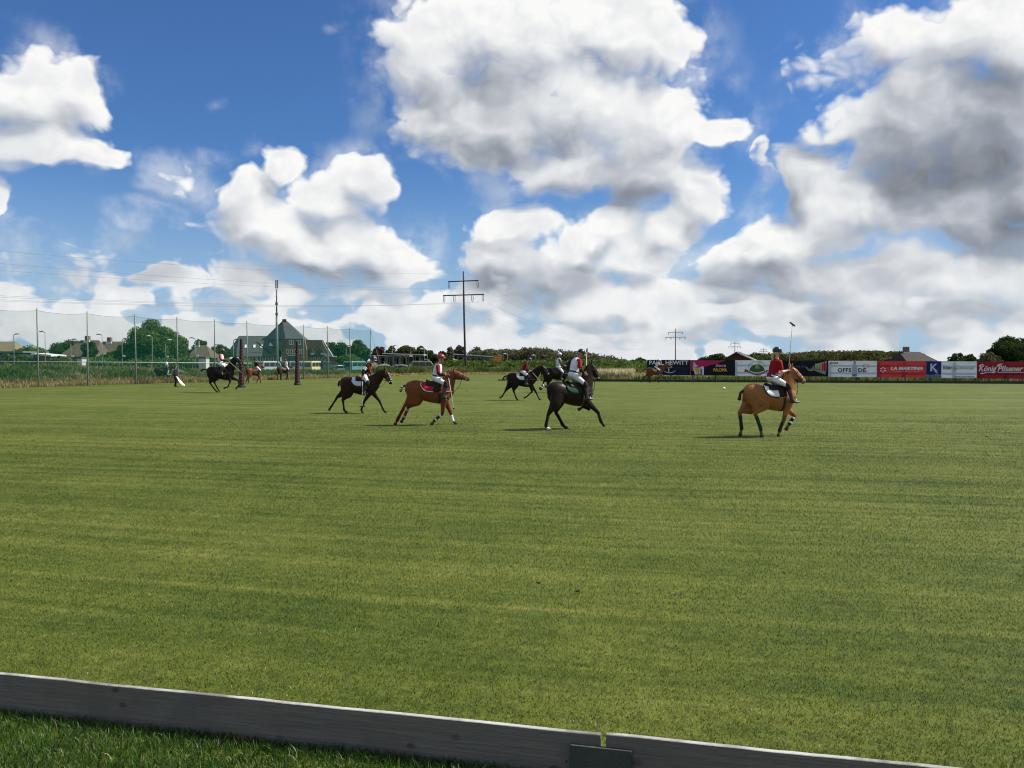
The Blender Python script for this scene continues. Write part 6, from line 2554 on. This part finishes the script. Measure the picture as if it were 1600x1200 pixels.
def wood(name, label, tops, Y, dY, kind, seed, n=26):
    """far wood that reads as one mass: overlapping crowns under the given skyline"""
    rng = np.random.default_rng(seed)
    xs = [t[0] for t in tops]
    ys = [t[1] for t in tops]
    quads = []
    for i in range(n):
        px = xs[0] + (xs[-1] - xs[0]) * (i + rng.uniform(0, 1)) / n
        Yy = Y + rng.uniform(0, dY)
        s = FPX / Yy
        H = (HOR - np.interp(px, xs, ys) - rng.uniform(-0.6, 2.6)) / s + EYE
        g = at(px, HOR, Yy)
        w = rng.uniform(2.2, 4.2)
        for k in range(9):
            rr_ = rng.uniform(0.8, 1.7)
            c_ = (g.x + rng.uniform(-w, w), g.y + rng.uniform(-w, w) * 0.6, rng.uniform(0.6, max(0.9, H - rr_ * 0.8)) if k > 2 else H - rr_ * 0.9)
            quads.append(leaves(rng, c_, (rr_ * 1.25, rr_ * 1.25, rr_), 150, 0.26))
    vv = np.concatenate(quads)
    me = np_mesh(name, vv.reshape(-1, 3), np.arange(len(vv) * 4).reshape(-1, 4))
    o = link_mesh(name, me, M_leaf[kind])
    tag(o, label, 'wood', kind='stuff')


wood('woodland', 'scrubby grey green wood across the centre background', [(735, 548), (780, 547), (800, 546), (832, 543.5), (862, 547), (900, 551), (930, 556), (960, 562), (985, 566)], 178, 26, 'grey', 7, 60)
wood('dark_wood', 'dark wood behind the black and white banners', [(1202, 552), (1235, 553), (1260, 551), (1283, 548), (1310, 550), (1340, 548), (1370, 549), (1400, 550), (1425, 553)], 150, 20, 'olive', 8, 60)
wood('low_scrub', 'low green scrub in front of the centre wood', [(700, 566), (760, 567), (830, 564), (880, 566), (930, 569), (1008, 571)], 146, 10, 'mid', 9, 44)
wood('roadside_scrub', 'low dark shrubs along the road behind the bank', [(-20, 560), (60, 560), (150, 558), (200, 560), (300, 561), (372, 561)], 128, 8, 'mid', 10, 46)
# pale dry reeds left of the navy banner
n = 4200
pxs = rng.uniform(934, 990, n)
Yr = rng.uniform(94, 97, n)
P = np.stack([(pxs - CX) / FPX * Yr, Yr, np.full(n, 0.0)], 1)
weeds('pale_reeds', P, 1.12, 0.09, weed_mat('reed_pale', [(0.0, (0.30, 0.24, 0.12)), (0.5, (0.55, 0.48, 0.30)), (1.0, (0.7, 0.62, 0.42))]), 31, 0.35, 'pale cream dry reeds left of the navy banner')


# ------------------------------------------------------------------ banners and far boards
BN0 = FB0 + V * 3.0


def ban_pt(px, off=3.0):
    a_ = (px - CX) / FPX
    o = FB0 + V * off
    t_ = (a_ * o.y - o.x) / (U.x - a_ * U.y)
    return o + U * t_


def bmat(name, c, tr=0.3):
    return mat(name, c, 0.75, 0.05, 3.0, transl=tr, spec=0.15)


def sil(parent, name, pts, m, depth=0.014, W=1, H=1):
    """flat printed shape: outline in banner fractions"""
    q = MB()
    pr = [(u * W, v * H) for u, v in pts]
    q.prism(pr, -depth, -depth + 0.006, 'y')
    return q.build(name, m, parent)


def put_text(parent, txt, u, v, size, m, W, H, name='lettering', fit=None, **k):
    me = text_mesh(txt, size, 0.003, **k)
    if fit:
        xs_ = [q.co.x for q in me.vertices]
        f_ = fit * W / max(max(xs_) - min(xs_), 0.01)
        mid_ = (max(xs_) + min(xs_)) / 2
        me.transform(Matrix.Diagonal((f_, 1, 1, 1)) @ Matrix.Translation((-mid_, 0, 0)))
    o = link_mesh(name, me, m, parent)
    o.location = (u * W, -0.022, v * H)
    o.rotation_euler = (math.pi / 2, 0, 0)
    return o


def ell_pts(cu, cv, ru, rv, n=20, a0=0, a1=360):
    return [(cu + ru * math.cos(R(a0 + (a1 - a0) * i / n)), cv + rv * math.sin(R(a0 + (a1 - a0) * i / n))) for i in range(n + (0 if a1 - a0 >= 360 else 1))]


def banner(px0, px1, m, label, i, cut=0.0):
    p0, p1 = ban_pt(px0), ban_pt(px1)
    W = (p1 - p0).length
    yb = 585.6 + 6.4 * ((px0 + px1) / 2 - 1010) / 590
    yt = 562.0 + 3.2 * ((px0 + px1) / 2 - 1010) / 590
    Ym = (p0.y + p1.y) / 2
    zb, zt = at(px0, yb, Ym).z, at(px0, yt, Ym).z
    H = zt - zb
    root = empty('banner', (p0.x, p0.y, zb), BD)
    tag(root, label, 'banner', 'advertising banners along the far side')
    nx, nz = 24, 6
    vs, f = [], []
    for a_ in range(nx + 1):
        for b in range(nz + 1):
            u, w = a_ / nx, b / nz
            vs.append((u * W, 0.008 * math.sin(u * 14 + i) * math.sin(math.pi * w) + 0.003 * math.sin(w * 9 + u * 5), cut * H + (1 - cut) * w * H))
    for a_ in range(nx):
        for b in range(nz):
            k_ = a_ * (nz + 1) + b
            f.append((k_, k_ + nz + 1, k_ + nz + 2, k_ + 1))
    q = MB()
    q.add(vs, f)
    o = q.build('sheet', m, root)
    for u in (0.004, 0.996):
        for w in (0.06, 0.5, 0.94):
            q = MB()
            q.tube([(u * W, -0.012, w * H), (u * W, 0.05, w * H)], 0.012, 6)
            q.build('cable_tie', M_bump, root)
    return root, W, H


wh = rgb_mat('print_white', (0.72, 0.72, 0.72), rough=0.8)
gy = rgb_mat('print_grey', (0.38, 0.40, 0.44), rough=0.8)
dk = rgb_mat('print_dark', (0.02, 0.022, 0.03), rough=0.8)
mats_b = dict(navy=bmat('banner_navy', (0.012, 0.016, 0.035), 0.15), black=bmat('banner_black', (0.010, 0.012, 0.016), 0.12), pale=bmat('banner_pale', (0.52, 0.58, 0.62)), red=bmat('banner_red', (0.42, 0.045, 0.05)),
              blue=bmat('banner_blue', (0.014, 0.03, 0.13), 0.2), wine=bmat('banner_wine', (0.20, 0.018, 0.025)), steel=bmat('banner_steel', (0.16, 0.24, 0.30)))
pink = rgb_mat('print_pink', (0.45, 0.02, 0.12), rough=0.8)
gold = rgb_mat('print_gold', (0.60, 0.36, 0.05), rough=0.8)
# 1 navy with spaced capitals and an anchor
b, W, H = banner(1011, 1079, mats_b['navy'], 'navy banner with white spaced capitals and a small anchor', 1)
put_text(b, 'PAUL HEWITT', 0.5, 0.80, 0.60, wh, W, H, bold=0.012, fit=0.90)
sil(b, 'anchor', [(0.485, 0.20), (0.515, 0.20), (0.515, 0.46), (0.54, 0.46), (0.54, 0.50), (0.46, 0.50), (0.46, 0.46), (0.485, 0.46)], gy, W=W, H=H)
sil(b, 'swoosh', ell_pts(0.52, 0.36, 0.15, 0.24, 12, 200, 340) + ell_pts(0.52, 0.40, 0.15, 0.22, 12, 340, 200), gy, W=W, H=H)
# 2 pink and black drink advert
b, W, H = banner(1079.2, 1148.4, mats_b['black'], 'black banner with pink slash, drinks and gold capitals', 2)
sil(b, 'pink_slash', [(0.01, 0.30), (0.08, 0.33), (0.18, 0.55), (0.34, 0.58), (0.62, 0.82), (0.80, 0.98), (0.01, 0.98)], pink, W=W, H=H)
sil(b, 'hat', [(0.04, 0.52), (0.12, 0.50), (0.165, 0.64), (0.12, 0.70), (0.085, 0.90), (0.065, 0.88), (0.06, 0.68)], rgb_mat('print_ice', (0.42, 0.48, 0.56)), 0.022, W=W, H=H)
sil(b, 'glass', [(0.055, 0.46), (0.215, 0.52), (0.215, 0.08), (0.10, 0.06)], wh, 0.022, W=W, H=H)
sil(b, 'drink', [(0.075, 0.44), (0.20, 0.49), (0.20, 0.13), (0.15, 0.10)], gold, 0.03, W=W, H=H)
sil(b, 'can', [(0.225, 0.05), (0.30, 0.05), (0.30, 0.52), (0.285, 0.58), (0.24, 0.58), (0.225, 0.52)], wh, 0.022, W=W, H=H)
sil(b, 'can_stripe', [(0.235, 0.06), (0.26, 0.06), (0.26, 0.44), (0.235, 0.44)], rgb_mat('print_violet', (0.12, 0.06, 0.28)), 0.03, W=W, H=H)
put_text(b, 'Sierra', 0.68, 0.64, 0.48, rgb_mat('print_rose', (0.6, 0.35, 0.48)), W, H, fit=0.24, shear=0.25, bold=0.01)
put_text(b, 'PALOMA', 0.67, 0.36, 0.50, gold, W, H, fit=0.31, bold=0.016)
# 3 pale banner with crest
b, W, H = banner(1148.6, 1221, mats_b['pale'], 'pale grey banner with green hill crest above a red ribbon', 3)
grn = rgb_mat('print_green', (0.02, 0.12, 0.05))
sil(b, 'hill', ell_pts(0.475, 0.34, 0.165, 0.40, 18, 0, 180) + [(0.40, 0.26), (0.475, 0.24), (0.56, 0.27)], grn, W=W, H=H)
teal = rgb_mat('print_teal', (0.05, 0.13, 0.16))
for k_ in range(7):
    a_ = 18 + k_ * 24
    cu, cv = 0.475 + 0.165 * math.cos(R(a_)), 0.44 + 0.42 * math.sin(R(a_))
    sil(b, 'cloud_arc', ell_pts(cu, cv, 0.04, 0.10, 8, a_ - 80, a_ + 80) + ell_pts(cu, cv, 0.032, 0.078, 8, a_ + 80, a_ - 80), teal, W=W, H=H)
sil(b, 'gold_figure', [(0.43, 0.45), (0.47, 0.50), (0.50, 0.44), (0.53, 0.50), (0.515, 0.66), (0.475, 0.78), (0.44, 0.66)], rgb_mat('print_ochre', (0.42, 0.26, 0.04)), 0.022, W=W, H=H)
wine = rgb_mat('print_wine', (0.26, 0.02, 0.035))
sil(b, 'ribbon', [(0.21, 0.44), (0.25, 0.42), (0.24, 0.36)] + [(0.26 + 0.43 * t, 0.40 - 0.40 * math.sin(math.pi * t) * 0.62) for t in np.linspace(0, 1, 12)] +
    [(0.72, 0.34), (0.70, 0.30)] + [(0.69 - 0.43 * t, 0.27 - 0.36 * math.sin(math.pi * t) * 0.62) for t in np.linspace(0, 1, 12)] + [(0.20, 0.26)], wine, 0.026, W=W, H=H)
for k_ in range(12):
    t = 0.08 + 0.84 * k_ / 11
    if k_ == 5:
        continue
    cu, cv = 0.26 + 0.43 * t, 0.335 - 0.38 * math.sin(math.pi * t) * 0.62
    sil(b, 'ribbon_mark', [(cu - 0.008, cv - 0.035), (cu + 0.008, cv - 0.035), (cu + 0.011, cv + 0.035), (cu - 0.004, cv + 0.035)], rgb_mat('print_blush', (0.5, 0.36, 0.38)), 0.034, W=W, H=H)
# 4 black with coloured glasses
b, W, H = banner(1221.2, 1294, mats_b['black'], 'black banner with a row of colourful glasses on a wave', 4)
sil(b, 'wave', [(0.52, 0.56), (0.55, 0.62), (0.57, 0.50), (0.62, 0.46), (0.67, 0.60), (0.70, 0.72), (0.71, 0.50), (0.72, 0.38), (0.64, 0.33), (0.58, 0.35)], rgb_mat('print_tan', (0.22, 0.19, 0.10)), W=W, H=H)
for k_, c_ in enumerate(((0.20, 0.38, 0.28), (0.42, 0.45, 0.12), (0.55, 0.28, 0.05), (0.48, 0.05, 0.10), (0.42, 0.03, 0.09))):
    u0 = 0.715 + k_ * 0.052
    v1 = 0.74 + 0.035 * k_
    sil(b, 'glass', [(u0 + 0.006, 0.48 - 0.03 * k_), (u0 + 0.044, 0.48 - 0.035 * k_), (u0 + 0.050, v1), (u0 + 0.002, v1)], rgb_mat('print_c%d' % k_, c_), 0.022, W=W, H=H)
    sil(b, 'glass_rim', [(u0 + 0.004, v1), (u0 + 0.048, v1), (u0 + 0.044, v1 + 0.06), (u0 + 0.008, v1 + 0.06)], rgb_mat('print_foam', (0.5, 0.42, 0.36)), 0.022, W=W, H=H)
sil(b, 'foil', [(0.71, 0.46), (0.96, 0.34), (0.94, 0.12), (0.88, 0.18), (0.72, 0.36)], rgb_mat('print_silver', (0.24, 0.27, 0.26)), 0.018, W=W, H=H)
for k_ in range(15):
    u0 = 0.14 + k_ * 0.026
    if k_ in (6, 10):
        continue
    sil(b, 'script_mark', [(u0, 0.56), (u0 + 0.012, 0.56), (u0 + 0.016, 0.66 + 0.04 * (k_ % 3 == 0)), (u0 + 0.004, 0.66 + 0.04 * (k_ % 3 == 0))], rgb_mat('print_dimlilac', (0.10, 0.10, 0.16)), W=W, H=H)
# 5 white with bottle
b, W, H = banner(1294.2, 1370, mats_b['pale'], 'pale banner with dark capitals and a bottle as one letter', 5)
put_text(b, 'OFFS', 0.335, 0.41, 0.54, dk, W, H, fit=0.28, bold=0.018, spacing=1.06)
put_text(b, 'DE.', 0.715, 0.41, 0.54, dk, W, H, fit=0.19, bold=0.018, spacing=1.06)
sil(b, 'bottle', [(0.495, 0.06), (0.595, 0.06), (0.60, 0.55), (0.575, 0.72), (0.56, 0.80), (0.56, 0.90), (0.53, 0.90), (0.53, 0.80), (0.515, 0.72), (0.49, 0.55)], rgb_mat('print_bottle', (0.34, 0.42, 0.48)), W=W, H=H)
sil(b, 'bottle_cap', [(0.525, 0.90), (0.565, 0.90), (0.565, 0.965), (0.525, 0.965)], dk, 0.022, W=W, H=H)
sil(b, 'bottle_label', [(0.50, 0.08), (0.59, 0.08), (0.59, 0.18), (0.50, 0.18)], rgb_mat('print_label', (0.10, 0.18, 0.32)), 0.022, W=W, H=H)
put_text(b, 'MAGNUS', 0.115, 0.86, 0.22, dk, W, H, fit=0.17, bold=0.008)
sil(b, 'oval_mark', ell_pts(0.78, 0.68, 0.07, 0.13, 20, 0, 359) + ell_pts(0.78, 0.68, 0.058, 0.105, 20, 359, 0), rgb_mat('print_red', (0.45, 0.10, 0.10)), W=W, H=H)
# 6 red with star
b, W, H = banner(1370.2, 1446.8, mats_b['red'], 'red banner with white star and slanted capitals', 6)
for k_ in range(6):
    a_ = R(k_ * 60 + 30)
    k2 = W / H
    pts = [(0.125 + (0.026 * math.cos(a_ + d_)) if r_ == 0 else 0.125 + r_ * math.cos(a_ + d_) / k2 * 1.0, 0.47 + (0.026 * k2 if r_ == 0 else r_) * math.sin(a_ + d_)) for r_, d_ in ((0.06, 0.0), (0.15, -0.25), (0.19, 0.0), (0.15, 0.25))]
    sil(b, 'star_petal', pts, wh, W=W, H=H)
put_text(b, 'LA MARTINA', 0.61, 0.545, 0.44, wh, W, H, bold=0.022, shear=0.2, fit=0.66)
for k_ in range(13):
    if k_ in (8, 9):
        continue
    u0 = 0.36 + k_ * 0.041
    sil(b, 'small_mark', [(u0, 0.345), (u0 + 0.016, 0.345), (u0 + 0.020, 0.395), (u0 + 0.004, 0.395)], rgb_mat('print_pinkish', (0.55, 0.35, 0.36)), W=W, H=H)
# 7 blue K
b, W, H = banner(1447, 1470.8, mats_b['blue'], 'square blue banner with a white letter K', 7, 0.19)
put_text(b, 'K', 0.48, 0.60, 1.0, rgb_mat('print_pale', (0.55, 0.57, 0.62)), W, H, bold=0.03)
sil(b, 'k_foot', [(0.52, 0.44), (0.62, 0.44), (0.78, 0.28), (0.66, 0.28)], rgb_mat('print_pale', (0.55, 0.57, 0.62)), 0.024, W=W, H=H)
q = MB()
q.box(0.02, W - 0.02, -0.004, 0.004, 0.0, 0.18 * H)
q.build('lower_strip', mats_b['steel'], b)
# 8 white with name
b, W, H = banner(1471, 1526, mats_b['pale'], 'pale banner with a line of dark and grey lettering', 8)
put_text(b, 'König', 0.17, 0.60, 0.40, dk, W, H, bold=0.016, fit=0.24)
put_text(b, 'Appartement-Sylt', 0.62, 0.60, 0.34, rgb_mat('print_slate', (0.22, 0.26, 0.30)), W, H, bold=0.006, fit=0.60)
put_text(b, 'www.koenig-sylt.de', 0.66, 0.085, 0.26, rgb_mat('print_navy', (0.05, 0.07, 0.14)), W, H, bold=0.008, fit=0.56)
# 9 dark red beer banner
b, W, H = banner(1526.2, 1612, mats_b['wine'], 'dark red banner with large white script at the right edge', 9)
put_text(b, 'König', 0.20, 0.58, 0.80, wh, W, H, shear=0.3, bold=0.012, fit=0.33)
put_text(b, 'Pilsener', 0.615, 0.58, 0.80, wh, W, H, shear=0.3, bold=0.012, fit=0.47)
sil(b, 'k_swirl', [(0.03, 0.72), (0.05, 0.80), (0.10, 0.86), (0.13, 0.84), (0.08, 0.78), (0.055, 0.70)], wh, W=W, H=H)
sil(b, 'p_swirl', [(0.36, 0.72), (0.38, 0.82), (0.44, 0.88), (0.49, 0.86), (0.44, 0.83), (0.40, 0.76), (0.385, 0.70)], wh, W=W, H=H)
sil(b, 'underline', [(0.06, 0.30), (0.10, 0.27), (0.14, 0.30), (0.19, 0.345), (0.31, 0.345), (0.31, 0.37), (0.18, 0.37), (0.12, 0.335), (0.07, 0.335)], wh, W=W, H=H)
sil(b, 'underline', [(0.38, 0.345), (0.86, 0.345), (0.86, 0.37), (0.38, 0.37)], wh, W=W, H=H)

# frame carrying the banners
fr_ = empty('rail_fence', (BN0.x, BN0.y, 0), BD)
tag(fr_, 'dark post and rail frame standing behind the banners', 'fence')
M_fpost = rgb_mat('frame_post', (0.05, 0.045, 0.04))
p_left = (ban_pt(1011) - BN0).dot(U)
p_right = (ban_pt(1620) - BN0).dot(U)
npst = 17
for k_ in range(npst):
    t = p_left + 0.15 + (p_right - p_left - 0.3) * k_ / (npst - 1)
    q = MB()
    q.box(t - 0.05, t + 0.05, 0.06, 0.16, -0.1, 2.16 + 0.1 * (1 - k_ / npst))
    q.build('post', M_fpost, fr_)
for z0, z1 in ((1.42, 1.34), (0.72, 0.50), (2.18, 2.06)):
    q = MB()
    q.prism([(p_left, z0 - 0.05), (p_right, z1 - 0.05), (p_right, z1 + 0.04), (p_left, z0 + 0.04)], 0.162, 0.20, 'y')
    q.build('rail', M_fpost, fr_)
# far side board of the field: planks with stakes
fb = empty('far_side_board', (FB0.x, FB0.y, 0), BD)
tag(fb, 'low dark wooden board along the far side under the banners', 'side board')
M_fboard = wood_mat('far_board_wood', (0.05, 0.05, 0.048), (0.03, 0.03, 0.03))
t = -7.0
k_ = 0
while t < 40:
    q = MB()
    q.box(t + 0.01, t + 3.99, -0.018, 0.018, -0.02, 0.25 + 0.008 * math.sin(k_ * 2.1))
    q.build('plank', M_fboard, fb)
    q = MB()
    q.box(t + 1.9, t + 1.98, 0.019, 0.08, -0.1, 0.55)
    q.build('stake', M_fpost, fb)
    t += 4.0
    k_ += 1
